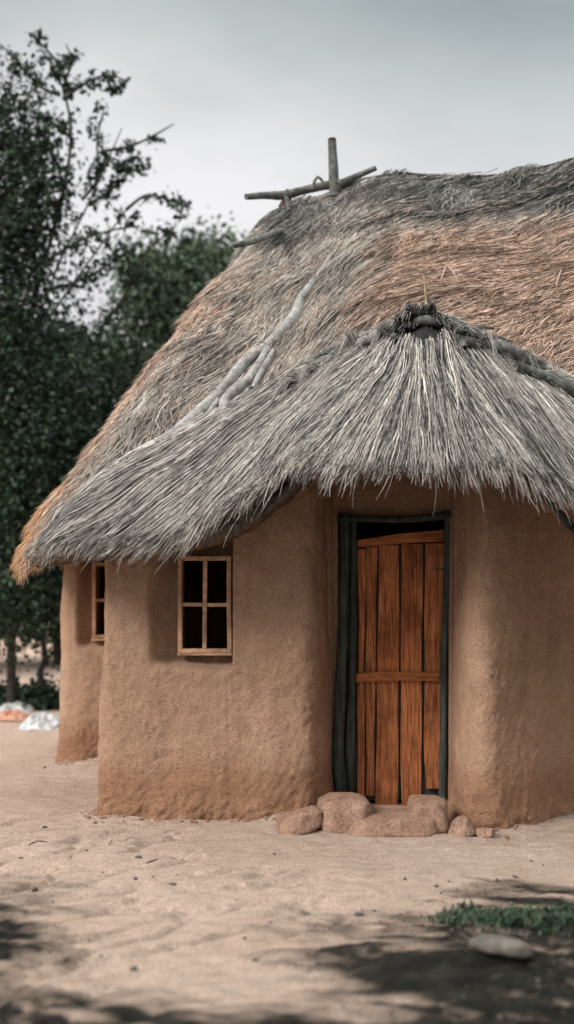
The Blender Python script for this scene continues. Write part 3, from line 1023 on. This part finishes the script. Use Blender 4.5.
def ground_z(X, Y):
    X = np.asarray(X, float); Y = np.asarray(Y, float)
    p = np.stack([X, Y, X * 0], -1)
    m, nz_, stre, fine_, right = ground_parts(X, Y)
    z = .022 * fbm(p, .8, 3, 84) + .014 * fbm(p * np.array([.7, 1.5, 1]), 3.5, 4, 85) + .009 * fbm(p, 14, 3, 86)
    wv = np.sin((X * -.55 + Y * 1.0 + .28 * nz_ + .07 * stre) * 34 + 3 * stre)
    near = sstep(5.4, 4.6, Y)
    z = z + near * (right * .8 + .22) * (.05 * stre + .025 * fine_) + right * near * .05
    # earth banked up along the foot of the house wing
    z = z + .11 * np.exp(-(((X + 1.2) / .40) ** 2 + ((Y - 8.85) / .35) ** 2))
    # drag marks and cracks in the trodden sand
    ck = 1 - np.abs(fbm(p @ np.array([[.75, -.66, 0], [.66, .75, 0], [0, 0, 1]]) * np.array([.7, 2.2, 1]), 2.6, 4, 87)) * 6
    z = z - .045 * np.clip(ck, 0, 1) * sstep(.2, .6, fbm(p, .9, 2, 88) + .55 * sstep(.1, -.6, X)) * sstep(7.6, 6.9, Y)
    # swept up softly against the foot of the walls
    fl = X.ravel(); fy = Y.ravel(); sel = np.where((np.abs(fl) < 4) & (fy > 5.5) & (fy < 11))[0]
    dw = np.full(fl.shape, 9.0)
    for c0 in range(0, len(sel), 20000):
        q_ = sel[c0:c0 + 20000]
        dw[q_] = np.sqrt(((fl[q_, None] - pl_[None, ::2, 0]) ** 2 + (fy[q_, None] - pl_[None, ::2, 1]) ** 2).min(1))
    dw = dw.reshape(X.shape)
    away = 1 - .9 * np.exp(-((X - .63) / .36) ** 6) * (Y > 6.3)
    z = z + away * (.028 + .022 * fbm(p, 5, 2, 90)) * np.exp(-dw / .10)
    z = z + .0 * np.exp(-((np.clip(np.abs(X - .62) - .3, 0, 9)) / .16) ** 2 - ((Y - 6.85) / .22) ** 2)
    z = z * sstep(60, 30, np.hypot(X, Y - 7))
    return z


gx = axis(-400, 400, -2.6, 2.6, .018, 60)
gy = axis(-60, 900, 3.2, 9.4, .018, 70)
GX, GY = np.meshgrid(gx, gy, indexing='ij')
GZ = ground_z(GX, GY)
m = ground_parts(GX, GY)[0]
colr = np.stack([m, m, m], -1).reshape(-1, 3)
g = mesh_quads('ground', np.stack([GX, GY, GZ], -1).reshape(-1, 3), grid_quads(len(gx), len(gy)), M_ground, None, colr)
tag(g, kind='structure')


def gz(x, y): return float(ground_z(np.array([x]), np.array([y]))[0])


# ------------------------------------------------------------------ stones and steps at the door
def boulder(name, cpx, base_py, wpx, hpx, depth, seed, m, label, cat, group=None, Y=None, squash=0, rz=0, pw=2.6, rough=.16, facet=.86):
    """rounded lump standing on the ground; sizes in metres are worked out from its distance"""
    Yb = Y or F * H / (base_py - HZ)
    sc = Yb / F
    a, c_, b_ = wpx * sc / 2, hpx * sc, depth / 2
    V, Q = ellipsoid(40, 24)
    V = np.sign(V) * np.abs(V) ** (2 / pw)
    rs = np.random.default_rng(seed)
    for _ in range(int(9)):
        nv = rs.normal(size=3); nv /= np.linalg.norm(nv); nv[2] = abs(nv[2])
        ov = np.maximum(V @ nv - facet * rs.uniform(.92, 1.12), 0)
        V = V - nv * (ov * .8)[:, None]
    V = V * np.array([a, b_, c_ * .62])
    V = V * (1 + rough * fbm(V + seed, 4.5 / max(a * 4, .4), 3, seed))[:, None]
    V *= 1 + .10 * fbm(V + seed, 13, 4, seed + 3)[:, None] * min(1, .12 / a)
    tz = c_ * .40
    sk = np.clip(-V[:, 2] / (c_ * .5), 0, 1)
    V[:, :2] *= (1 + .22 * sk)[:, None]
    V[:, 2] = np.where(V[:, 2] > tz, tz + (V[:, 2] - tz) * .45, V[:, 2])
    cz, sz = math.cos(rz), math.sin(rz)
    V = V @ np.array([[cz, sz, 0], [-sz, cz, 0], [0, 0, 1]])
    V[:, 2] += V[:, 0] * squash
    x = (cpx - CX) * sc
    o_ = mesh_quads(name, V, Q, m)
    y0 = Yb + b_ * .85
    o_.location = (x, y0, gz(x, y0) + c_ * .40)
    tag(o_, label, cat, group)
    return o_


boulder('step_stone', 300, 840, 48, 25, .24, 3, M_rock, 'low flat brown stone left of the doorstep against the wall', 'stone', None, Y=6.66, squash=.25, pw=2.3, rough=.34, facet=.72)
boulder('step_stone', 346, 836, 54, 37, .34, 5, M_rock, 'tall rounded mud crusted stone under the left jamb of the door', 'stone', None, Y=6.72, pw=3.6, rough=.16, facet=1.05)
boulder('mud_step', 394, 837, 86, 19, .48, 8, M_rock, 'wide low mud step lying in front of the plank door', 'step', None, Y=6.66, pw=3.8, rough=.14, facet=1.1)
boulder('mud_step', 430, 834, 38, 33, .34, 9, M_rock, 'raised narrow mud block under the right jamb of the door', 'step', None, Y=6.72, pw=3.6, rough=.18, facet=1.05)
boulder('step_stone', 464, 838, 26, 20, .14, 13, M_rock, 'small brown stone at the foot of the wall right of the door', 'stone', None, Y=6.62, rough=.4, squash=.2, facet=.7)
boulder('step_stone', 487, 838, 20, 9, .10, 15, M_rock, 'smallest brown lump at the wall foot beside the right of the doorway', 'stone', None, Y=6.60, rough=.4, facet=.7)
# loose stones
o = boulder('field_stone', 503, 989, 58, 17, .13, 21, M_stone, 'flat grey stone on the dark ground below the green grass patch', 'stone', None, Y=4.2, squash=-.12, pw=2.3, rough=.25)
V, Q = tube([at(540, 986, 4.2), at(555, 989, 4.15), at(580, 989, 4.12)], [.007, .006, .004], ns=6, rough=.2)
V[:, 2] += .012
tag(mesh_quads('stick', V, Q, M_win), 'thin pale stick lying right of the flat grey stone', 'stick')

# pebbles and clods strewn over the sand
V0, Q0 = ellipsoid(10, 7)
peb = None
spots = []
for k in range(64):
    px = rng.uniform(10, 560); py = 812 + 170 * rng.random() ** 1.3
    Yb = F * H / (py - HZ); x = (px - CX) / F * Yb
    if py < 842 and 95 < px < 574: continue
    spots.append((x, Yb))
for k, (px, py) in enumerate([(23, 768), (45, 771), (28, 772), (152, 641 + 160), (497, 882), (515, 880), (405, 880)]):
    Yb = F * H / (py - HZ); spots.append(((px - CX) / F * Yb, Yb))
proto = None
for k, (x, y) in enumerate(spots):
    if proto is None:
        V = V0 * (1 + .35 * fbm(V0, 1.6, 3, 5))[:, None]
        proto = mesh_quads('pebble', V, Q0, M_stone); o = proto
        tag(o, 'tiny dark clod or pebble strewn over the pale sand of the yard', 'pebble', 'pebbles strewn over the sand')
    else:
        o = proto.copy(); C.objects.link(o)
    r = .004 + .010 * rng.random() ** 2.2
    o.scale = (r * rng.uniform(1, 1.8), r, r * .7); o.rotation_euler = (0, 0, rng.random() * 6.28)
    o.location = (x, y, gz(x, y) + r * .35)

# crumbs fallen from the plaster along the foot of the wall
n = 420
fr_ = pl_[(pl_[:, 1] < 7.35) & (pl_[:, 0] < 1.9) | ((pl_[:, 1] < 9.2) & (pl_[:, 0] < -1.05))]
mbc = MB()
for k in range(n):
    i = rng.integers(0, len(fr_))
    x, y = fr_[i] + np.array([rng.normal() * .05, -abs(rng.normal()) * .055 - .015])
    if -.0 < x < 1.0 and y > 6.95: continue
    r = .003 + .009 * rng.random() ** 2.5
    V = V0 * (1 + .4 * fbm(V0 + k, 1.6, 2, 5))[:, None] * np.array([1.2, 1, .8]) * r
    mbc.add(V + np.array([x, y, gz(x, y) + r * .3]), Q0)
o = mbc.build('mud_crumbs', [M_rock])
tag(o, 'crumbs of brown mud fallen along the foot of the walls', 'mud crumbs', None, 'stuff')

# dry twigs
tw = [(28, 846, 40, 842, 48, 843), (146, 866, 154, 863, 158, 862), (100, 846, 108, 842, 112, 840), (512, 892, 522, 893, 530, 891)]
for k, t in enumerate(tw):
    pts = []
    for a, b_ in zip(t[0::2], t[1::2]):
        Yb = F * H / (b_ - HZ); x = (a - CX) / F * Yb
        pts.append((x, Yb, gz(x, Yb) + .003))
    pts.insert(1, tuple((np.array(pts[0]) + np.array(pts[1])) / 2 + np.array([0, rng.normal() * .006, .002])))
    V, Q = tube(pts, [.002, .004, .0035, .0015], ns=5, rough=.3, seed=k)
    o = mesh_quads('twig', V, Q, M_twig)
    tag(o, 'thin dry twig lying on the pale sand before the house', 'twig', 'dry twigs on the sand')

# ------------------------------------------------------------------ grass patch
def blades(name, X, Y, hmin, hmax, cols, label, wid=.005):
    n_ = len(X)
    Z = ground_z(X, Y)
    hh = rng.uniform(hmin, hmax, n_)
    az = rng.random(n_) * 6.28; lean = rng.uniform(.2, 1.1, n_)
    dx, dy = np.cos(az), np.sin(az)
    wx, wy = -dy, dx
    w = wid * rng.uniform(.6, 1.4, n_)
    B = np.stack([X, Y, Z - .004], 1)
    Vs = []
    for k, (f_, ww) in enumerate(((0, 1), (.5, .9), (1, .15))):
        c_ = B + np.stack([dx * lean * hh * f_ ** 1.6, dy * lean * hh * f_ ** 1.6, hh * f_ * (1 - .25 * f_)], 1)
        off = np.stack([wx * w * ww, wy * w * ww, 0 * w], 1)
        Vs += [c_ - off, c_ + off]
    V = np.stack(Vs, 1)
    b0 = np.arange(n_)[:, None] * 6
    Q = np.stack([b0 + np.array([0, 1, 3, 2]), b0 + np.array([2, 3, 5, 4])], 1).reshape(-1, 4)
    ci = np.asarray(cols)[rng.integers(0, len(cols), n_)] * rng.uniform(.6, 1.4, (n_, 1))
    o_ = mesh_quads(name, V.reshape(-1, 3), Q, M_blade, None, np.repeat(ci, 6, 0))
    tag(o_, label, 'grass', None, 'stuff')


n = 26000
X = rng.uniform(.40, 1.75, n); Y = rng.uniform(4.5, 5.45, n)
p = np.stack([X, Y, X * 0], 1)
dens = np.exp(-((Y - (4.98 + .05 * np.sin(X * 5))) / .22) ** 2) * sstep(.48, .75, X) + .45 * fbm(p, 5, 3, 55)
keep = dens > .36 + .60 * rng.random(n)
blades('grass', X[keep], Y[keep], .012, .05, [(.016, .044, .022), (.022, .06, .03), (.012, .03, .018), (.06, .07, .04)], 'patch of short dark green grass on the soil at lower right', .004)
n = 12000
X = rng.uniform(-1.6, 1.7, n); Y = rng.uniform(3.3, 5.8, n)
p = np.stack([X, Y, X * 0], 1)
keep = (ground_parts(X, Y)[0] > .25) & ((X > 0) | (rng.random(n) < .25)) & (fbm(p, 3, 3, 56) > -.1)
blades('ground_litter', X[keep], Y[keep], .004, .016, [(.015, .016, .012), (.02, .022, .016), (.05, .045, .035), (.16, .135, .105)], 'bits of dead grass and leaf litter on the dark ground', .005)
bpy.context.scene.objects['ground_litter']['category'] = 'litter'

# ------------------------------------------------------------------ rubbish by the hedge
def sheet(name, cpx, base_py, wpx, hpx, dep, seed, m, label, cat):
    Yb = F * H / (base_py - HZ); sc = Yb / F
    n_ = 44
    u, v_ = np.meshgrid(np.linspace(-1, 1, n_), np.linspace(-1, 1, n_), indexing='ij')
    p = np.stack([u, v_, u * 0 + seed], -1)
    r2 = np.clip(1 - np.abs(u) ** 2.2 * .9 - np.abs(v_) ** 2.2 * .9, 0, 1)
    rid = .6 - np.abs(fbm(p * np.array([1, 1.6, 1]), 1.7, 4, seed)) * 2.4
    z = r2 * (.45 + .75 * np.clip(rid, -.3, 1)) * hpx * sc + .01
    x = u * wpx * sc / 2 * (1 + .2 * fbm(p, 1.4, 2, seed + 2)); y = v_ * dep / 2
    V = np.stack([x, y, z], -1).reshape(-1, 3)
    o_ = mesh_quads(name, V, grid_quads(n_, n_), m)
    so = o_.modifiers.new('thickness', 'SOLIDIFY'); so.thickness = .004
    xx = (cpx - CX) * sc
    o_.location = (xx, Yb + dep / 2, gz(xx, Yb + dep / 2))
    tag(o_, label, cat)


sheet('plastic_sheet', 32, 731, 38, 15, .8, 3, cloth('white_plastic', (.38, .4, .41), (.62, .63, .64)), 'crumpled white plastic sheet lying by the dark trees', 'plastic sheet')
sheet('plastic_sheet', 10, 714, 40, 11, .7, 6, cloth('grey_plastic', (.35, .37, .38), (.6, .62, .63)), 'flat pale grey sheet behind the orange cloth at the edge of the yard', 'plastic sheet')
sheet('cloth', 6, 722, 34, 11, .5, 9, cloth('orange_cloth', (.42, .2, .13), (.6, .33, .24)), 'faded orange cloth lying left of the white plastic sheet', 'cloth')

# ------------------------------------------------------------------ trees
GREENS = [(.008, .020, .011), (.012, .029, .015), (.018, .042, .021), (.026, .054, .025), (.009, .023, .014)]
GREENS_B = [(.045, .075, .045), (.06, .098, .056), (.08, .118, .064), (.05, .082, .055)]  # paler green, lightened further to stand in for distance haze


def leaf_mesh(Pts, size, cols, name, parent=None):
    n_ = len(Pts)
    a = rng.normal(size=(n_, 3)); a[:, 2] -= .5; a /= np.linalg.norm(a, axis=1)[:, None]
    b_ = np.cross(a, rng.normal(size=(n_, 3))); b_ /= np.linalg.norm(b_, axis=1)[:, None]
    nn = np.cross(a, b_)
    L_ = size * rng.uniform(.6, 1.3, n_)[:, None]
    w = L_ * rng.uniform(.26, .4, n_)[:, None]
    V = np.stack([Pts, Pts + a * L_ * .5 + b_ * w + nn * L_ * .06, Pts + a * L_ + nn * L_ * -.05, Pts + a * L_ * .5 - b_ * w + nn * L_ * .06], 1)
    Q = np.arange(n_ * 4).reshape(-1, 4)
    ci = np.asarray(cols)[rng.integers(0, len(cols), n_)] * rng.uniform(.6, 1.5, (n_, 1))
    return mesh_quads(name, V.reshape(-1, 3), Q, M_leaf, None, np.repeat(ci, 4, 0), parent, False)


def tree(name, label, base, limbs, blobs, twig_leaves, size, cols, group=None, cat='tree', nleaf=9000, clumpw=.55):
    """limbs: list of (points, radii) in world coordinates; blobs: (centre, radii, weight) volumes filled with clumps of leaves"""
    root = empty(name, base)
    B = np.array(base)
    tag(root, label, cat, group)
    tr = MB()
    pts = []
    for P_, rad in limbs:
        P_ = np.array(P_) - B
        V, Q = tube(P_, rad, ns=7, rough=.15, step=.08)
        tr.add(V, Q)
    tw_tubes = []
    # leafy twigs
    for P_, n_, spread in twig_leaves:
        P_ = np.array(P_) - B
        PP = chaikin(P_, 2)
        V, Q = tube(PP, np.linspace(.022, .006, len(PP)), ns=5, smooth_it=0, step=.06, cap=False)
        tr.add(V, Q)
        S2 = resample(PP, 200)
        nsub = max(3, int(n_ / 14))
        for q_ in range(nsub):
            i0 = int(200 * rng.uniform(.12, .99))
            dirn = rng.normal(size=3); dirn /= np.linalg.norm(dirn)
            e = S2[i0] + dirn * spread * rng.uniform(.4, 1.6)
            if q_ % 2 == 0:
                V, Q = tube([S2[i0], (S2[i0] + e) / 2 + rng.normal(size=3) * .03, e], [.007, .005, .003], ns=3, smooth_it=0, cap=False)
                tr.add(V, Q)
            tt_ = rng.random(14)[:, None]
            pts.append(S2[i0] * (1 - tt_) + e * tt_ + rng.normal(size=(14, 3)) * spread * .22)
    tot = sum(w for *_, w in blobs) or 1
    for c_, r_, w in blobs:
        c_ = np.array(c_) - B; r_ = np.array(r_)
        nb = int(nleaf * w / tot)
        ncl = max(4, nb // 42)
        d_ = rng.normal(size=(ncl, 3)); d_ /= np.linalg.norm(d_, axis=1)[:, None]
        cc2 = c_ + d_ * r_ * (rng.random(ncl) ** .45)[:, None]
        which = rng.integers(0, ncl, nb)
        cs = rng.uniform(.10, .26, ncl) * clumpw * 2
        pts.append(cc2[which] + rng.normal(size=(nb, 3)) * cs[which][:, None] * np.array([1, 1, .7]))
        for q_ in range(min(ncl, 60)):
            e = cc2[q_]
            V, Q = tube([c_ + (e - c_) * .15 + np.array([0, 0, -.1]), (c_ + e) / 2 + rng.normal(size=3) * .08, e], [.016, .011, .004], ns=4, smooth_it=1, cap=False)
            tr.add(V, Q)
    tr.build('trunk', [M_bark], root)
    leaf_mesh(np.concatenate(pts), size, cols, 'crown', root)
    return root


def pp(lst, Y0, jit=.0): return [at(a, b_, Y0 + (c_[0] if c_ else 0) + rng.normal() * jit) for a, b_, *c_ in lst]


YA = 13.0
m2 = YA / F
bl = lambda px, py, Y, rx, ry, rd, w: (at(px, py, Y), (rx * Y / F, rd, ry * Y / F), w)
tree('leafy_tree', 'tall dark tree with sparse twigs against the sky at the left edge', (at(12, 700, YA)[0], YA, 0),
     [(pp([(12, 712), (11, 660), (13, 600), (14, 500), (16, 400), (36, 290), (60, 210), (74, 135), (62, 80), (40, 48)], YA), [.06, .05, .045, .04, .032, .026, .02, .016, .012, .007]),
      (pp([(16, 400), (50, 280), (88, 205), (108, 160), (122, 128)], YA - .2), [.014, .011, .010, .009, .005]),
      (pp([(14, 440), (6, 300), (0, 190), (-14, 90)], YA + .3), [.04, .034, .028, .01]),
      (pp([(40, 330), (90, 260), (126, 210)], YA - .3), [.014, .012, .007])],
     [bl(22, 400, YA, 78, 110, 1.0, 1.5), bl(-30, 300, YA, 80, 160, 1.2, 1.3), bl(6, 230, YA, 56, 70, .8, .6), bl(20, 150, YA, 44, 60, .7, .3), bl(60, 490, YA, 100, 110, 1.0, 1.5), bl(10, 580, YA, 70, 70, .9, .8), bl(-10, 120, YA, 34, 55, .6, .16)],
     [(pp([(63, 100), (79, 87), (96, 77), (112, 75), (129, 82)], YA - .1), 150, .10), (pp([(70, 90), (60, 66), (46, 48), (30, 34)], YA), 170, .13), (pp([(72, 100), (64, 80), (74, 62), (66, 44)], YA), 110, .10),
      (pp([(100, 152), (130, 147), (150, 138), (174, 124)], YA), 110, .10), (pp([(126, 210), (146, 193), (167, 199), (192, 209)], YA - .2), 130, .09), (pp([(100, 152), (124, 172), (150, 168)], YA), 110, .13),
      (pp([(60, 95), (40, 88), (16, 60), (0, 44)], YA), 240, .15), (pp([(74, 140), (50, 120), (30, 112), (8, 90)], YA), 260, .16), (pp([(82, 200), (100, 180), (96, 140), (104, 110)], YA), 200, .14),
      (pp([(60, 215), (40, 180), (20, 160), (4, 140)], YA), 300, .18), (pp([(48, 260), (80, 240), (110, 230), (140, 226)], YA - .2), 240, .16), (pp([(60, 215), (64, 180), (50, 150), (40, 130)], YA), 260, .15),
      (pp([(88, 205), (112, 190), (130, 170), (140, 150)], YA), 200, .13), (pp([(50, 290), (84, 280), (112, 262), (136, 246)], YA), 280, .18), (pp([(126, 82), (112, 92), (100, 90)], YA), 40, .07),
      (pp([(100, 330), (130, 290), (146, 250), (170, 232)], YA), 240, .17), (pp([(20, 330), (40, 290), (30, 250), (38, 215)], YA), 340, .2)],
     .065, GREENS, 'dark trees beyond the yard', nleaf=36000)

YB = 13.9
tree('leafy_tree', 'dark tree with a thin crooked trunk beside the house, second from the left edge', (at(43, 700, YB)[0], YB, 0),
     [(pp([(42, 698), (44, 684), (38, 672), (47, 660), (42, 640), (46, 600), (60, 520), (90, 430)], YB), [.05, .045, .04, .04, .036, .036, .034, .02]),
      (pp([(41, 665), (52, 655), (58, 640)], YB), [.025, .02, .012])],
     [bl(90, 520, YB, 75, 90, 1.0, 1.2), bl(130, 430, YB, 80, 85, 1.0, 1.2), bl(60, 590, YB, 70, 58, .8, .9), bl(150, 520, YB, 60, 110, 1.0, .8)], [(pp([(46, 600), (30, 630), (24, 655)], YB), 60, .12), (pp([(56, 600), (60, 640), (52, 668)], YB), 50, .1)],
     .07, GREENS, 'dark trees beyond the yard', nleaf=24000)

YC = 15.5
tree('leafy_tree', 'paler green round topped tree rising just left of the thatched roof', (at(185, 666, YC)[0], YC, 0),
     [(pp([(185, 690), (186, 560), (184, 460), (180, 380), (176, 320), (190, 270)], YC), [.11, .10, .09, .07, .05, .02]), (pp([(182, 400), (205, 330), (214, 280)], YC), [.05, .035, .012])],
     [bl(176, 318, YC, 56, 62, .9, 1.1), bl(206, 272, YC, 30, 40, .6, .5), bl(160, 400, YC, 66, 80, 1.0, 1.3), bl(150, 280, YC, 34, 40, .6, .3), bl(200, 480, YC, 60, 90, .9, .8)],
     [(pp([(200, 270), (212, 250), (222, 236), (230, 230)], YC), 60, .12), (pp([(190, 270), (196, 245), (204, 232)], YC), 60, .14)],
     .085, GREENS_B, 'dark trees beyond the yard', nleaf=20000)

# deeper trees that close the view behind, one built and then copied
YD = 20.0
far = tree('leafy_tree', 'broad dark tree standing furthest back, behind the gap between the thin trunks', (at(60, 648, YD)[0], YD, 0),
           [(pp([(60, 668), (60, 560), (58, 460), (60, 400)], YD), [.13, .12, .09, .03])],
           [bl(60, 470, YD, 110, 120, 1.6, 1.6), bl(20, 570, YD, 90, 66, 1.3, .8), bl(110, 570, YD, 90, 66, 1.3, .8), bl(70, 380, YD, 70, 60, 1.1, .5)], [], .17, GREENS, 'dark trees beyond the yard', nleaf=12000)
for k, (px, Y_, s_, rz, lab) in enumerate([(-60, 19.0, 1.05, 1.3, 'broad dark tree half out of the picture behind the tall twiggy one'), (165, 21.5, .95, 2.6, 'broad dark tree seen low between house and crooked trunk')]):
    c_ = far.copy(); C.objects.link(c_); c_.location = (at(px, 640, Y_)[0], Y_, 0); c_.scale = (s_,) * 3; c_.rotation_euler = (0, 0, rz); c_['label'] = lab
    for ch in list(far.children):
        d_ = ch.copy(); C.objects.link(d_); d_.parent = c_

shade = tree('leafy_tree', 'unseen dark tree added to shade the right end of the house', (3.15, 5.0, 0),  # out of view, added only to darken the right side
             [([(3.15, 5.0, -.05), (3.18, 5.02, .8), (3.12, 5.0, 1.6), (3.2, 5.05, 2.6)], [.11, .09, .08, .03])],
             [((3.2, 5.0, 2.5), (1.0, 1.1, 1.3), 1.5), ((3.3, 5.1, 1.3), (.9, 1.0, .6), .8), ((3.5, 5.0, 3.4), (.9, .9, .8), .8)], [], .085, GREENS, None, nleaf=26000, clumpw=.35)
c_ = shade.copy(); C.objects.link(c_); c_.location = (3.0, 2.7, 0); c_.rotation_euler = (0, 0, 2.2); c_['label'] = 'second unseen dark tree, added on the right to shade the yard'  # added copy, also out of view, for more shade
for ch in list(shade.children):
    d_ = ch.copy(); C.objects.link(d_); d_.parent = c_

# low dark bushes along the far edge of the yard
def bush(label, px, base_py, wpx, hpx, dep, n_):
    Y_ = F * H / (base_py - HZ)
    b0 = (at(px, base_py, Y_)[0], Y_, 0)
    tree('low_bush', label, b0, [([np.array(b0), np.array(b0) + (0, 0, hpx * .6 * Y_ / F)], [.03, .012])],
         [(np.array(b0) + (0, 0, hpx * .45 * Y_ / F), (wpx * Y_ / F / 2, dep, hpx * .42 * Y_ / F), 1)], [], .07, GREENS, 'low bushes at the edge of the yard', 'bush', nleaf=n_, clumpw=.25)
bush('low dark bush behind the white plastic sheet next to the house', 40, 708, 46, 18, .3, 2600)
bush('low dark bush at the left edge behind the grey sheet', -12, 706, 56, 15, .3, 2600)
# pale earth bank behind the trunks
V = []
xs = np.linspace(-12, 3, 60)
prof = [(24.0, -.1), (24.2, .25), (24.6, .42), (25.4, .46), (26.4, .4), (27.0, -.1)]
V = np.array([[(x, y + .2 * math.sin(x), z + .05 * math.sin(x * 2.3) * (z > 0)) for y, z in prof] for x in xs])
o = mesh_quads('earth_bank', V.reshape(-1, 3), grid_quads(len(xs), len(prof))[:, ::-1], M_ground, None, np.zeros((len(xs) * len(prof), 3)))
tag(o, kind='structure')

# ------------------------------------------------------------------ sky, light, camera
SUN_EL, SUN_AZ = R(36), R(-124)                                        # azimuth measured from +Y towards +X: light comes from the left, a little from the front
w = bpy.data.worlds.new('World'); SC.world = w
w.use_nodes = True
nt = w.node_tree
bg = nt.nodes['Background']
sky = nd(nt, 'ShaderNodeTexSky', sky_type='NISHITA')
sky.sun_disc = False
sky.sun_elevation = SUN_EL; sky.sun_rotation = SUN_AZ
sky.air_density = 1.0; sky.dust_density = 4.0
# overcast: the clear sky is hidden by a grey cloud deck, brightest low down
tc = nd(nt, 'ShaderNodeTexCoord').outputs['Generated']
sz = nd(nt, 'ShaderNodeSeparateXYZ'); nt.links.new(tc, sz.inputs[0])
zx = nd(nt, 'ShaderNodeMath', operation='MULTIPLY_ADD'); nt.links.new(sz.outputs['X'], zx.inputs[0]); zx.inputs[1].default_value = .22; nt.links.new(sz.outputs['Z'], zx.inputs[2])
deck = ramp(nt, zx.outputs[0], [(0.0, (4.0, 3.93, 3.98)), (.22, (4.3, 4.2, 4.27)), (.30, (4.05, 4.02, 4.04)), (.45, (1.85, 2.12, 2.08)), (.58, (4.5, 4.5, 4.4)), (.75, (11.5, 11.1, 10.6)), (1, (14.5, 14, 13.4))])
cl1 = noise(nt, tc, 2.3, 5, .55, (1, 1, 2.2))
deck = mix(nt, 1.0, deck, ramp(nt, cl1, [(.36, (.74, .765, .765)), (.62, (1.10, 1.09, 1.09))]), 'MULTIPLY')
nt.links.new(mix(nt, .93, sky.outputs[0], deck), bg.inputs['Color'])
bg.inputs['Strength'].default_value = .098

sl = bpy.data.lights.new('sun', 'SUN')
sl.energy = 1.5; sl.angle = R(22); sl.color = (1, .95, .88)
so = bpy.data.objects.new('sun', sl); C.objects.link(so)
dv = Vector((math.sin(SUN_AZ) * math.cos(SUN_EL), math.cos(SUN_AZ) * math.cos(SUN_EL), math.sin(SUN_EL)))
so.rotation_euler = dv.to_track_quat('Z', 'Y').to_euler()
so.location = (-6, -4, 9)

cd = bpy.data.cameras.new('camera')
cam = bpy.data.objects.new('camera', cd); C.objects.link(cam)
cam.location = (0, 0, H); cam.rotation_euler = (R(90), 0, 0)
cd.sensor_fit = 'VERTICAL'; cd.sensor_height = 36; cd.lens = F / 1024 * 36
cd.shift_y = (HZ - 512) / 1024
cd.clip_end = 3000
cd.dof.use_dof = True; cd.dof.focus_distance = 6.95; cd.dof.aperture_fstop = 1.0
SC.camera = cam
SC.view_settings.view_transform = 'Standard'; SC.view_settings.look = 'None'
SC.view_settings.exposure = 1.08; SC.view_settings.gamma = 1
